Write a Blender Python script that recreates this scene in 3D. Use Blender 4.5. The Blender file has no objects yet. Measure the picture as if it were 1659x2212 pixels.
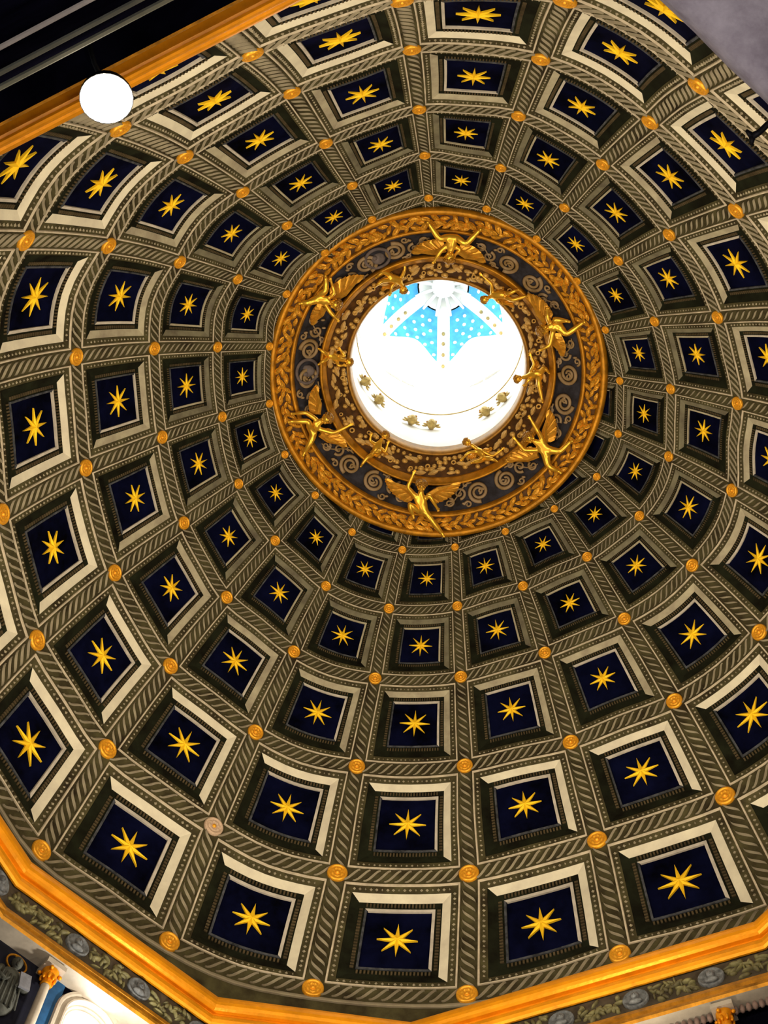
import bpy, bmesh, math, random
import numpy as np
from mathutils import Vector, Matrix

random.seed(7)
C = bpy.context.scene.collection
PI = math.pi
SC = bpy.context.scene

# ------------------------------------------------------------------ camera, world, lights, exposure
# Axes: x to the picture's right, y down the picture, z up; the eye is the origin, the floor 1.6 m below it.
camd = bpy.data.cameras.new('camera'); cam = bpy.data.objects.new('camera', camd); C.objects.link(cam)
camd.sensor_fit = 'HORIZONTAL'; camd.sensor_width = 36.0
camd.lens = 36.0 * 3395.646 / 1659.0
camd.clip_start = 0.05; camd.clip_end = 300
cam.matrix_world = Matrix((
    (0.99858946, 0.00374792, 0.05296266, 0.45564),
    (0.02096840, -0.94426083, -0.32852978, -7.90950),
    (0.04877926, 0.32917692, -0.94300750, 0.0),
    (0, 0, 0, 1)))
SC.camera = cam

SC.view_settings.view_transform = 'Standard'
SC.view_settings.look = 'None'
SC.view_settings.exposure = 0.0
SC.view_settings.gamma = 1.0
SC.view_settings.use_curve_mapping = False

w = bpy.data.worlds.new('sky'); SC.world = w; w.use_nodes = True
bgn = w.node_tree.nodes['Background']
bgn.inputs[0].default_value = (0.86, 0.93, 1.0, 1); bgn.inputs[1].default_value = 11.0   # overcast daylight outside the windows

def aim(o, target):
    d = Vector(target) - o.location
    o.rotation_euler = d.to_track_quat('-Z', 'Y').to_euler()

def spot(name, loc, target, energy, size_deg, col, radius=0.25, blend=0.6):
    l = bpy.data.lights.new(name, 'SPOT'); l.energy = energy; l.spot_size = math.radians(size_deg); l.spot_blend = blend
    l.color = col; l.shadow_soft_size = radius
    o = bpy.data.objects.new(name, l); C.objects.link(o); o.location = loc; aim(o, target)
    return o

WARM = (1.0, 0.84, 0.60)
# floodlights of the crossing: on the gallery walls below the picture, thrown up into the dome
for az_ in (22, 75, 130, 190, 245, 292):
    a = math.radians(az_)
    spot('flood_lamp', (6.6 * math.sin(a), 6.6 * math.cos(a), 15.6), (-3.6 * math.sin(a), -3.6 * math.cos(a), 26.5), 1420, 120, WARM)
# unseen fill light added low in the crossing
pl = bpy.data.lights.new('crossing_fill', 'POINT'); pl.energy = 200; pl.color = (1.0, 0.8, 0.55); pl.shadow_soft_size = 0.6
po = bpy.data.objects.new('crossing_fill', pl); C.objects.link(po); po.location = (0.5, 1.5, 7.0)
nl = bpy.data.lights.new('arch_fill', 'POINT'); nl.energy = 520; nl.color = (1.0, 0.90, 0.95); nl.shadow_soft_size = 0.3  # unseen light added to brighten the underside of the plastered arch
no_ = bpy.data.objects.new('arch_fill', nl); C.objects.link(no_); no_.location = (0.9, -5.2, 8.5)
gl = bpy.data.lights.new('soffit_fill', 'POINT'); gl.energy = 200; gl.color = (1.0, 0.9, 0.75); gl.shadow_soft_size = 0.08  # unseen light added to whiten the soffit beside the window
glo = bpy.data.objects.new('soffit_fill', gl); C.objects.link(glo); glo.location = (-4.05, 6.1, 17.7)

# ------------------------------------------------------------------ materials
def mat(name, col, rough=0.7, metal=0.0, var=0.25, scale=3.0, col2=None, bump=0.0, bscale=30.0, spec=0.3):
    m = bpy.data.materials.new(name); m.use_nodes = True
    nt = m.node_tree; b = nt.nodes['Principled BSDF']
    b.inputs['Roughness'].default_value = rough; b.inputs['Metallic'].default_value = metal
    b.inputs['Specular IOR Level'].default_value = spec
    tc = nt.nodes.new('ShaderNodeTexCoord')
    n = nt.nodes.new('ShaderNodeTexNoise'); n.inputs['Scale'].default_value = scale; n.inputs['Detail'].default_value = 5; n.inputs['Roughness'].default_value = 0.65
    nt.links.new(tc.outputs['Object'], n.inputs['Vector'])
    r = nt.nodes.new('ShaderNodeValToRGB')
    c2 = col2 or col
    r.color_ramp.elements[0].position = 0.3; r.color_ramp.elements[1].position = 0.7
    r.color_ramp.elements[0].color = (*[max(0, c * (1 - var)) for c in col], 1)
    r.color_ramp.elements[1].color = (*[min(1, c * (1 + var)) for c in c2], 1)
    nt.links.new(n.outputs['Fac'], r.inputs['Fac']); nt.links.new(r.outputs['Color'], b.inputs['Base Color'])
    if bump:
        n2 = nt.nodes.new('ShaderNodeTexNoise'); n2.inputs['Scale'].default_value = bscale; n2.inputs['Detail'].default_value = 4
        nt.links.new(tc.outputs['Object'], n2.inputs['Vector'])
        bp = nt.nodes.new('ShaderNodeBump'); bp.inputs['Strength'].default_value = bump; bp.inputs['Distance'].default_value = 0.03
        nt.links.new(n2.outputs['Fac'], bp.inputs['Height']); nt.links.new(bp.outputs['Normal'], b.inputs['Normal'])
    return m

M = dict(
    stone=mat('umber_stone_paint', (0.054, 0.039, 0.022), 0.85, var=0.55, scale=2.2, col2=(0.057, 0.051, 0.023), spec=0.06),
    strand=mat('guilloche_paint', (0.33, 0.28, 0.20), 0.8, var=0.3, scale=4, col2=(0.25, 0.22, 0.15), spec=0.06),
    fillet=mat('pale_fillet_paint', (0.50, 0.43, 0.32), 0.8, var=0.25, scale=5, spec=0.06),
    bead=mat('bead_paint', (0.30, 0.26, 0.18), 0.8, var=0.4, scale=5, spec=0.06),
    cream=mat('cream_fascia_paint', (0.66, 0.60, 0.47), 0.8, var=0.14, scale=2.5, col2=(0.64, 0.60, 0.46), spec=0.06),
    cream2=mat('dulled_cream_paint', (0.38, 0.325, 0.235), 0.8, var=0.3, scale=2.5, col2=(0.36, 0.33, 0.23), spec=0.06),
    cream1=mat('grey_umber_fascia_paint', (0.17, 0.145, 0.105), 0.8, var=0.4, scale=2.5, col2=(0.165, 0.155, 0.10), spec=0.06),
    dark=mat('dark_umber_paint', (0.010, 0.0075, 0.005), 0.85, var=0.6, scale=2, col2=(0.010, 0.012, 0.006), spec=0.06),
    brown=mat('brown_dentil_paint', (0.070, 0.052, 0.028), 0.85, var=0.4, scale=3, spec=0.06),
    greyfil=mat('grey_ledge_paint', (0.055, 0.058, 0.066), 0.8, var=0.7, scale=8, spec=0.06),
    palefil=mat('lilac_grey_ledge_paint', (0.47, 0.43, 0.37), 0.8, var=0.2, scale=5, spec=0.06),
    navy=mat('midnight_blue_paint', (0.0012, 0.0010, 0.0048), 0.8, var=0.9, scale=1.3, col2=(0.0014, 0.002, 0.012), spec=0.02),
    star=mat('star_gilding', (0.98, 0.58, 0.018), 0.5, 0.15, spec=0.12, var=0.12, scale=6),
    boss=mat('boss_gilding', (0.85, 0.38, 0.025), 0.38, 0.45, var=0.2, scale=8),
    palebos=mat('worn_boss_gesso', (0.50, 0.36, 0.25), 0.8, var=0.25, scale=8),
    gold=mat('cornice_gilding', (0.80, 0.30, 0.005), 0.38, 0.35, var=0.18, scale=2.5, bump=0.15, bscale=12),
    ring=mat('ring_gilding', (0.44, 0.19, 0.010), 0.40, 0.5, var=0.45, scale=5),
    leaf=mat('laurel_gilding', (0.66, 0.31, 0.025), 0.42, 0.4, var=0.5, scale=4),
    fruit=mat('fruit_gilding', (0.56, 0.33, 0.08), 0.45, 0.3, var=0.4, scale=6),
    paleleaf=mat('pale_leaf_gilding', (0.58, 0.36, 0.11), 0.5, 0.2, var=0.2, scale=6),
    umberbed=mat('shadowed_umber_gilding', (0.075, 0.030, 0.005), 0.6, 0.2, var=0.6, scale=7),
    putto=mat('putto_gilding', (0.95, 0.50, 0.05), 0.30, 0.7, var=0.2, scale=5),
    wing=mat('wing_gilding', (0.70, 0.34, 0.035), 0.34, 0.6, var=0.3, scale=7),
    hair=mat('hair_gilding', (0.34, 0.16, 0.02), 0.45, 0.35, var=0.3, scale=9),
    friezebed=mat('frieze_bed_paint', (0.034, 0.026, 0.020), 0.85, var=0.6, scale=3, col2=(0.030, 0.030, 0.040), spec=0.05),
    scroll=mat('scroll_gilding', (0.36, 0.22, 0.07), 0.6, 0.15, var=0.35, scale=4, col2=(0.25, 0.18, 0.11)),
    wreath=mat('plum_grey_relief', (0.12, 0.095, 0.09), 0.8, var=0.4, scale=6),
    white=mat('lantern_plaster', (0.86, 0.84, 0.78), 0.8, var=0.05, scale=3),
    sky=mat('lantern_blue_paint', (0.07, 0.36, 0.66), 0.8, var=0.25, scale=4),
    wstar=mat('lantern_star_gilding', (0.92, 0.90, 0.78), 0.6, var=0.05),
    oldgold=mat('lantern_gilding', (0.42, 0.30, 0.10), 0.5, 0.3, var=0.4, scale=9),
    relief=mat('frieze_relief_stone', (0.15, 0.115, 0.06), 0.55, var=0.7, scale=4, col2=(0.15, 0.14, 0.06)),
    reliefbed=mat('frieze_ground', (0.055, 0.043, 0.028), 0.85, var=0.5, scale=3),
    medal=mat('slate_grey_medallion', (0.13, 0.14, 0.15), 0.75, var=0.6, scale=12),
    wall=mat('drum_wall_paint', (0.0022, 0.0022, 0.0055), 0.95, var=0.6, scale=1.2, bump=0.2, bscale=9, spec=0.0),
    bluewall=mat('niche_blue_paint', (0.012, 0.075, 0.20), 0.85, var=0.5, scale=2),
    greymould=mat('grey_green_moulding', (0.15, 0.15, 0.115), 0.85, var=0.25, scale=2, spec=0.05),
    marble=mat('pale_marble', (0.45, 0.40, 0.33), 0.5, var=0.2, scale=3),
    grisaille=mat('grisaille_figure', (0.07, 0.075, 0.066), 0.8, var=0.6, scale=6),
    slate=mat('figure_tablet', (0.22, 0.23, 0.27), 0.8, var=0.3, scale=6),
    plaster=mat('grey_violet_plaster', (0.42, 0.37, 0.40), 0.9, var=0.35, scale=2.6, col2=(0.40, 0.37, 0.38), bump=0.35, bscale=14),
    iron=mat('black_iron', (0.006, 0.006, 0.006), 0.6, 0.3, var=0.2, spec=0.2),
    paving=mat('marble_floor', (0.30, 0.27, 0.23), 0.5, var=0.3, scale=0.6),
    shell=mat('dome_masonry', (0.10, 0.085, 0.06), 0.9, var=0.3, scale=1),
)

def emitter(name, col, strength):
    m = bpy.data.materials.new(name); m.use_nodes = True
    nt = m.node_tree; nt.nodes.remove(nt.nodes['Principled BSDF'])
    e = nt.nodes.new('ShaderNodeEmission'); e.inputs[0].default_value = (*col, 1); e.inputs[1].default_value = strength
    nt.links.new(e.outputs[0], nt.nodes['Material Output'].inputs[0]); return m
M['lamp'] = emitter('lamp_glow', (1.0, 0.86, 0.68), 60.0)

def glass():
    m = bpy.data.materials.new('window_glass'); m.use_nodes = True
    nt = m.node_tree; nt.nodes.remove(nt.nodes['Principled BSDF'])
    t = nt.nodes.new('ShaderNodeBsdfTransparent'); t.inputs[0].default_value = (0.95, 0.97, 0.96, 1)
    g = nt.nodes.new('ShaderNodeBsdfGlossy'); g.inputs['Roughness'].default_value = 0.05
    x = nt.nodes.new('ShaderNodeMixShader'); x.inputs[0].default_value = 0.06
    nt.links.new(t.outputs[0], x.inputs[1]); nt.links.new(g.outputs[0], x.inputs[2])
    nt.links.new(x.outputs[0], nt.nodes['Material Output'].inputs[0]); return m
M['glass'] = glass()

# ------------------------------------------------------------------ helpers
def obj(name, verts, faces, m, parent=None, smooth=False, kind=None, label=None):
    me = bpy.data.meshes.new(name)
    me.from_pydata([tuple(map(float, v)) for v in verts], [], faces); me.update()
    if m is not None: me.materials.append(m)
    if smooth: me.polygons.foreach_set('use_smooth', [True] * len(me.polygons))
    o = bpy.data.objects.new(name, me); C.objects.link(o)
    if parent is not None: o.parent = parent
    if kind: o['kind'] = kind
    if label: o['label'] = label
    return o

def share(name, me, mw, parent=None, label=None):
    o = bpy.data.objects.new(name, me); C.objects.link(o)
    if parent is not None:
        o.parent = parent
        o.matrix_parent_inverse = parent.matrix_world.inverted()
    o.matrix_basis = mw
    if label: o['label'] = label
    return o

def empty(name, loc=(0, 0, 0)):
    o = bpy.data.objects.new(name, None); C.objects.link(o); o.location = loc; o.empty_display_size = 0.1
    return o

def tag(o, label, cat, group=None):
    o['label'] = label; o['category'] = cat
    if group: o['group'] = group
    return o

def fix_parent(child, parent):
    child.parent = parent
    child.matrix_parent_inverse = Matrix.Translation(-Vector(parent.location))

def recalc(o):
    bm = bmesh.new(); bm.from_mesh(o.data); bmesh.ops.recalc_face_normals(bm, faces=bm.faces); bm.to_mesh(o.data); bm.free()

class MB:
    """collects shapes as vertex and face lists"""
    def __init__(s): s.v = []; s.f = []
    def add(s, v, f):
        k = len(s.v); s.v += [tuple(map(float, p)) for p in v]; s.f += [tuple(i + k for i in q) for q in f]
    def box(s, c, ax, ay, az):
        c = np.array(c, float); ax = np.array(ax, float); ay = np.array(ay, float); az = np.array(az, float)
        v = [c + i * ax + j * ay + k * az for k in (-1, 1) for j in (-1, 1) for i in (-1, 1)]
        s.add(v, [(0, 2, 3, 1), (4, 5, 7, 6), (0, 1, 5, 4), (2, 6, 7, 3), (0, 4, 6, 2), (1, 3, 7, 5)])
    def tube(s, pts, rad, n=6, cap=True, up=(0, 0, 1)):
        pts = [np.array(p, float) for p in pts]; m = len(pts)
        rad = [rad] * m if isinstance(rad, (int, float)) else rad
        v = []; f = []
        for i, p in enumerate(pts):
            t = pts[min(i + 1, m - 1)] - pts[max(i - 1, 0)]; t /= np.linalg.norm(t) + 1e-9
            u = np.array(up, float); u = u - t * (u @ t)
            if np.linalg.norm(u) < 1e-3: u = np.array((1.0, 0.1, 0)) - t * t[0]
            u /= np.linalg.norm(u); b = np.cross(t, u)
            for k in range(n):
                a = 2 * PI * k / n; v.append(p + rad[i] * (math.cos(a) * u + math.sin(a) * b))
        for i in range(m - 1):
            for k in range(n): f.append((i * n + k, i * n + (k + 1) % n, (i + 1) * n + (k + 1) % n, (i + 1) * n + k))
        if cap: f.append(tuple(range(n - 1, -1, -1))); f.append(tuple((m - 1) * n + k for k in range(n)))
        s.add(v, f)
    def ball(s, c, rx, ry=None, rz=None, X=None, Y=None, Z=None, nu=8, nv=5):
        ry = ry or rx; rz = rz or rx
        X = np.array(X if X is not None else (1, 0, 0), float); Y = np.array(Y if Y is not None else (0, 1, 0), float); Z = np.array(Z if Z is not None else (0, 0, 1), float)
        c = np.array(c, float); v = [c + rz * Z]; f = []
        for i in range(1, nv):
            th = PI * i / nv
            for k in range(nu):
                a = 2 * PI * k / nu
                v.append(c + rx * math.sin(th) * math.cos(a) * X + ry * math.sin(th) * math.sin(a) * Y + rz * math.cos(th) * Z)
        v.append(c - rz * Z); e = len(v) - 1
        for k in range(nu):
            f.append((0, 1 + k, 1 + (k + 1) % nu)); f.append((e, e - nu + (k + 1) % nu, e - nu + k))
        for i in range(nv - 2):
            for k in range(nu): f.append((1 + i * nu + k, 1 + (i + 1) * nu + k, 1 + (i + 1) * nu + (k + 1) % nu, 1 + i * nu + (k + 1) % nu))
        s.add(v, f)
    def build(s, name, m, parent=None, smooth=False, kind=None, label=None, fixn=False):
        o = obj(name, s.v, s.f, m, parent, smooth, kind, label)
        if fixn: recalc(o)
        return o

# ------------------------------------------------------------------ the dome surface (surveyed net of rib crossings and star centres)
GR = [[3.42,3.33,3.22,3.23,3.23,3.34,3.42,3.55,3.59,3.57,3.48,3.45,3.38,3.35,3.34,3.34,3.39,3.45,3.51,3.62,3.65,3.75,3.66,3.61,3.57,3.54,3.61,3.6,3.64,3.53,3.49,3.48,3.47,3.47,3.45,3.42,3.46,3.54,3.54,3.49],[3.84,3.76,3.64,3.65,3.65,3.76,3.85,3.99,4.05,4.0,3.88,3.87,3.8,3.78,3.77,3.75,3.8,3.86,3.94,4.06,4.09,4.18,4.09,4.01,3.98,3.98,4.05,4.04,4.07,3.96,3.91,3.87,3.89,3.89,3.89,3.89,3.9,3.97,3.96,3.92],[4.33,4.23,4.09,4.1,4.1,4.24,4.33,4.46,4.52,4.47,4.35,4.32,4.26,4.25,4.24,4.22,4.27,4.3,4.41,4.53,4.56,4.65,4.51,4.43,4.42,4.45,4.53,4.53,4.56,4.43,4.34,4.28,4.3,4.34,4.35,4.38,4.38,4.47,4.48,4.42],[4.83,4.71,4.58,4.58,4.59,4.73,4.83,4.96,5.02,4.98,4.86,4.84,4.76,4.75,4.74,4.71,4.76,4.83,4.93,5.04,5.05,5.1,4.97,4.91,4.89,4.94,5.04,5.03,5.08,4.92,4.81,4.76,4.76,4.82,4.85,4.91,4.89,4.98,5.01,4.92],[5.31,5.21,5.08,5.07,5.11,5.26,5.41,5.5,5.6,5.53,5.35,5.37,5.28,5.27,5.26,5.23,5.29,5.38,5.48,5.59,5.56,5.57,5.45,5.39,5.39,5.45,5.56,5.54,5.59,5.43,5.29,5.23,5.24,5.31,5.36,5.47,5.43,5.51,5.52,5.41],[5.81,5.73,5.62,5.63,5.67,5.87,6.05,6.11,6.22,6.08,5.85,5.9,5.81,5.81,5.82,5.78,5.85,5.91,6.04,6.13,6.1,6.11,5.96,5.93,5.93,6.0,6.11,6.08,6.12,5.96,5.8,5.75,5.73,5.84,5.87,6.0,5.97,6.04,6.06,5.94],[6.36,6.25,6.14,6.2,6.24,6.46,6.6,6.68,6.79,6.59,6.36,6.42,6.33,6.35,6.36,6.31,6.34,6.43,6.58,6.66,6.65,6.65,6.49,6.45,6.42,6.52,6.63,6.6,6.66,6.49,6.33,6.29,6.29,6.37,6.43,6.55,6.5,6.57,6.6,6.47],[6.86,6.74,6.57,6.61,6.72,6.95,7.09,7.16,7.27,7.06,6.8,6.9,6.8,6.83,6.84,6.78,6.77,6.88,7.08,7.18,7.13,7.08,6.93,6.87,6.83,6.97,7.07,7.07,7.15,6.97,6.79,6.77,6.8,6.88,6.91,7.03,6.98,7.04,7.09,6.97],[7.28,7.18,7.03,7.01,7.14,7.4,7.57,7.59,7.73,7.48,7.19,7.32,7.22,7.27,7.28,7.22,7.18,7.27,7.49,7.62,7.55,7.44,7.29,7.24,7.22,7.4,7.54,7.51,7.57,7.38,7.19,7.18,7.19,7.32,7.34,7.47,7.4,7.43,7.51,7.41],[7.63,7.56,7.42,7.35,7.5,7.8,7.99,7.99,8.13,7.85,7.52,7.68,7.58,7.65,7.67,7.59,7.56,7.63,7.85,7.98,7.89,7.76,7.6,7.57,7.55,7.76,7.93,7.88,7.93,7.74,7.52,7.51,7.52,7.68,7.73,7.88,7.79,7.84,7.88,7.76],[7.92,7.85,7.7,7.6,7.81,8.14,8.34,8.29,8.45,8.12,7.77,7.97,7.87,7.95,7.98,7.89,7.83,7.93,8.17,8.27,8.16,7.98,7.82,7.8,7.79,8.04,8.19,8.14,8.2,8.02,7.77,7.77,7.79,7.95,8.02,8.2,8.1,8.17,8.18,8.03]]
GA = [[-5.5,3.5,12.9,22.3,32.0,41.4,50.2,59.0,67.0,74.8,83.9,92.4,102.0,110.3,120.2,129.5,139.2,148.6,157.3,166.5,175.1,183.9,192.5,201.8,210.4,219.7,228.6,237.5,246.4,255.3,264.5,274.4,283.1,292.5,301.0,309.9,318.8,327.6,336.3,345.5],[-5.5,3.5,12.8,22.5,32.3,41.5,50.3,58.8,67.1,75.2,83.9,92.5,101.9,110.6,120.3,129.5,139.1,148.4,157.1,166.1,174.9,183.8,192.6,201.8,210.4,219.8,228.7,237.8,246.6,255.4,264.3,273.8,282.7,292.1,300.7,309.9,318.8,327.6,336.0,345.3],[-5.6,3.4,12.9,22.3,32.0,41.5,50.0,58.6,67.2,75.6,84.5,93.0,102.3,111.1,120.4,129.4,139.1,148.4,157.2,166.1,174.9,183.6,192.3,201.6,210.5,220.0,228.8,237.8,246.5,255.4,264.2,273.5,282.6,292.0,300.9,310.0,318.9,327.9,336.3,345.3],[-5.7,3.4,12.9,22.5,32.0,41.2,49.8,58.5,67.2,75.6,84.7,92.9,102.2,110.8,120.6,129.7,139.2,148.4,157.4,166.1,174.9,183.6,192.2,201.7,210.7,219.9,228.7,237.7,246.4,255.3,264.0,273.4,282.5,292.1,301.1,310.0,318.8,327.8,336.3,345.3],[-5.6,3.5,13.0,22.5,31.7,40.9,49.6,58.4,67.0,75.4,84.5,92.9,102.4,110.7,120.4,129.8,139.1,148.3,157.1,165.9,174.8,183.6,192.2,201.6,210.4,219.7,228.6,237.6,246.2,255.2,264.0,273.3,282.5,292.1,301.0,310.1,318.9,327.9,336.5,345.5],[-5.6,3.5,13.0,22.4,31.6,40.9,49.5,58.3,66.8,75.3,84.4,93.0,102.7,110.8,120.2,129.5,138.8,148.0,157.0,165.7,174.5,183.5,192.2,201.6,210.5,219.8,228.6,237.4,246.0,255.2,264.1,273.4,282.5,291.9,300.8,309.9,318.8,327.8,336.5,345.4],[-5.5,3.6,12.9,22.3,31.6,40.8,49.5,58.2,66.8,75.3,84.4,92.8,102.4,110.7,120.2,129.4,138.9,147.8,156.8,165.6,174.6,183.5,192.1,201.5,210.3,219.8,228.6,237.4,246.1,255.3,264.1,273.3,282.4,291.7,300.7,309.9,318.7,327.7,336.4,345.4],[-5.5,3.5,12.8,22.4,31.6,40.8,49.5,58.2,67.0,75.3,84.4,92.8,102.4,110.7,120.3,129.5,139.0,148.0,156.9,165.7,174.8,183.5,192.1,201.6,210.2,219.7,228.7,237.5,246.3,255.3,264.2,273.5,282.5,291.7,300.5,309.7,318.6,327.6,336.5,345.4],[-5.5,3.7,13.0,22.5,31.6,40.8,49.5,58.4,67.0,75.3,84.4,92.8,102.4,110.7,120.3,129.5,138.9,147.9,156.7,165.6,174.7,183.6,192.2,201.8,210.4,219.8,228.6,237.6,246.3,255.3,264.2,273.6,282.5,291.7,300.6,309.5,318.5,327.4,336.3,345.5],[-5.7,3.4,12.8,22.3,31.4,40.8,49.6,58.4,67.0,75.3,84.4,92.8,102.4,110.7,120.3,129.5,139.0,147.8,156.5,165.5,174.7,183.6,192.2,201.7,210.4,219.8,228.5,237.5,246.2,255.3,264.1,273.5,282.5,291.8,300.8,309.6,318.6,327.5,336.1,345.2],[-5.9,3.1,12.7,22.1,31.4,40.9,49.6,58.4,67.0,75.3,84.4,92.8,102.4,110.7,120.3,129.5,139.0,148.0,156.8,165.7,174.7,183.6,192.2,201.7,210.4,219.8,228.6,237.5,246.2,255.3,264.1,273.5,282.5,291.9,300.7,309.6,318.6,327.6,336.1,345.0]]
GZ = [30.04,29.61,29.08,28.51,27.85,27.08,26.17,25.14,23.96,22.68,21.45]
GR = np.array(GR); GA = np.array(GA); GZ = np.array(GZ)
base_a = np.linspace(0, 360, 40, endpoint=False)
GD = (GA - base_a + 180) % 360 - 180                    # azimuth offset from an even net
def extend(a, top, bot):
    return np.concatenate([np.array([a[0] - 2 * (a[1] - a[0]) * top, a[0] - (a[1] - a[0]) * top]), a, np.array([a[-1] + (a[-1] - a[-2]) * bot, a[-1] + 2 * (a[-1] - a[-2]) * bot])])
meanr = GR.mean(1, keepdims=True); shape = GR / meanr
mr = extend(meanr[:, 0], 1.0, 0.8); mz = extend(GZ, 1.0, 0.9)
mz[0] = mz[2] + 0.62; mz[1] = mz[2] + 0.33
shp = np.concatenate([shape[:1] * 0.4 + 0.6, shape[:1] * 0.7 + 0.3, shape, shape[-1:], shape[-1:]])
GRX = mr[:, None] * shp; GDX = np.concatenate([GD[:1], GD[:1], GD, GD[-1:], GD[-1:]]); NL = len(mz)

def cr(t):
    t2 = t * t; t3 = t2 * t
    return np.stack([-.5 * t + t2 - .5 * t3, 1 - 2.5 * t2 + 1.5 * t3, .5 * t + 2 * t2 - 1.5 * t3, -.5 * t2 + .5 * t3], -1)

def surf(u, v):
    """u: columns, boss ribs on whole numbers + 0.5 in the net; v: rows, boss rows on whole numbers. Returns points."""
    u = np.asarray(u, float); v = np.asarray(v, float)
    cu = 2 * u - 1; lv = 2 * v + 2                     # net column (star columns even), net level
    iu = np.floor(cu).astype(int); fu = cu - iu
    lv = np.clip(lv, 0, NL - 1.001); iv = np.floor(lv).astype(int); fv = lv - iv
    wu = cr(fu); wv = cr(fv)
    rr = 0; dd = 0; zz = 0
    for a in range(4):
        la = np.clip(iv + a - 1, 0, NL - 1); zz = zz + wv[..., a] * mz[la]
        for b in range(4):
            ub = (iu + b - 1) % 40; wgt = wv[..., a] * wu[..., b]
            rr = rr + wgt * GRX[la, ub]; dd = dd + wgt * GDX[la, ub]
    az = np.radians(cu * 9.0 + dd)
    return np.stack([rr * np.sin(az), rr * np.cos(az), zz], -1)

def surf_n(u, v, depth=0.0):
    """points pushed outward (into the masonry) by depth, and the inward normal"""
    e = 0.02
    p = surf(u, v); du = surf(np.asarray(u) + e, v) - surf(np.asarray(u) - e, v); dv = surf(u, np.asarray(v) + e) - surf(u, np.asarray(v) - e)
    n = np.cross(du, dv); n /= np.linalg.norm(n, axis=-1, keepdims=True) + 1e-12
    inw = np.stack([-p[..., 0], -p[..., 1], 22.0 - p[..., 2]], -1)
    s = np.sign((n * inw).sum(-1, keepdims=True)); n = n * s
    return p - n * np.asarray(depth)[..., None] if np.ndim(depth) else p - n * depth, n

def column_u(k): return k            # rib k lies between star columns k-1 and k : star column c is centred on u = c + 0.5

# ------------------------------------------------------------------ setting: ceiling shell
us = np.linspace(0, 20, 81)[:-1]; vs = np.linspace(-0.9, 5.45, 27)
UU, VV = np.meshgrid(us, vs); PP, _ = surf_n(UU, VV, 0.42)
shell_v = PP.reshape(-1, 3).tolist(); nu_ = 80; shell_f = []
for i in range(len(vs) - 1):
    for k in range(nu_): shell_f.append((i * nu_ + k, i * nu_ + (k + 1) % nu_, (i + 1) * nu_ + (k + 1) % nu_, (i + 1) * nu_ + k))
ceiling = obj('ceiling', shell_v, shell_f, M['shell'], smooth=True, kind='structure', label='coffered dome vault painted in umber with rows of gold stars on blue')

HW = 0.066                            # half width of a rib as a share of its bay
def rowscale(v): return 0.34 + 0.66 * max(0, min(1, (v + 0.2) / 5.2))

def guilloche(along_u, k, j):
    """one bay of rib: bed, strands. along_u: on boss row j between ribs k and k+1; else on rib k between rows j and j+1"""
    s = rowscale(j)
    na = 10
    a = np.linspace(-HW, 1 + HW, na + 1) if along_u else np.linspace(HW, 1 - HW, na + 1)
    b = np.array([-HW, -HW * 0.4, HW * 0.4, HW])
    A, B = np.meshgrid(a, b, indexing='ij')
    P, N = surf_n(k + A, j + B, 0.0) if along_u else surf_n(k + B, j + A, 0.0)
    v = P.reshape(-1, 3).tolist(); f = []
    for i in range(na):
        for q in range(3): f.append((i * 4 + q, i * 4 + q + 1, (i + 1) * 4 + q + 1, (i + 1) * 4 + q))
    rib = obj('rib', v, f, M['stone'], ceiling)
    n = 11; pitch = (1 - 2 * HW) / n
    t = np.linspace(0, 1, 9); sm = t * t * (3 - 2 * t)
    bb = (2 * sm - 1) * HW * 0.74
    wd = pitch * 0.12 * (0.55 + 0.9 * np.sin(PI * t))
    mb = MB()
    for i in range(n):
        c = HW + pitch * (i + 0.5); aa = c + pitch * 1.5 * (t - 0.5)
        rows = []
        for off, h in ((-1, 0.004), (0, 0.05 * s), (1, 0.004)):
            a2 = aa + off * wd
            sgn = -1 if along_u else 1
            P, N = surf_n(k + a2, j + sgn * bb + 0 * a2, -h) if along_u else surf_n(k + sgn * bb, j + a2, -h)
            rows.append(P)
        V = np.stack(rows, 1).reshape(-1, 3); F = []
        for q in range(8):
            F.append((q * 3, q * 3 + 1, q * 3 + 4, q * 3 + 3)); F.append((q * 3 + 1, q * 3 + 2, q * 3 + 5, q * 3 + 4))
        mb.add(V.tolist(), F)
    mb.build('guilloche_braid', M['strand'], rib, kind='stuff')
    return rib

for j in range(0, 6):
    for k in range(20):
        guilloche(True, k, j)
for j in range(-1, 5):
    for k in range(20):
        guilloche(False, k, j)

fu = np.linspace(0, 20, 121)
mbf = MB()
for (v0, h0), (v1, h1) in (((5.06, 0), (5.085, .03)), ((5.085, .03), (5.097, .03)), ((5.097, .03), (5.10, 0))):
    A_ = surf_n(fu, np.full_like(fu, v0), -h0)[0]; B_ = surf_n(fu, np.full_like(fu, v1), -h1)[0]
    mbf.add(A_.tolist() + B_.tolist(), [(i, i + 1, 121 + i + 1, 121 + i) for i in range(120)])
mbf.build('foot_fillet', M['strand'], ceiling)
mbf = MB(); A_ = surf_n(fu, np.full_like(fu, 5.06), 0.005)[0]; B_ = surf_n(fu, np.full_like(fu, 5.45), 0.005)[0]
mbf.add(A_.tolist() + B_.tolist(), [(i, i + 1, 121 + i + 1, 121 + i) for i in range(120)]); mbf.build('foot_band', M['stone'], ceiling)

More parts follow.
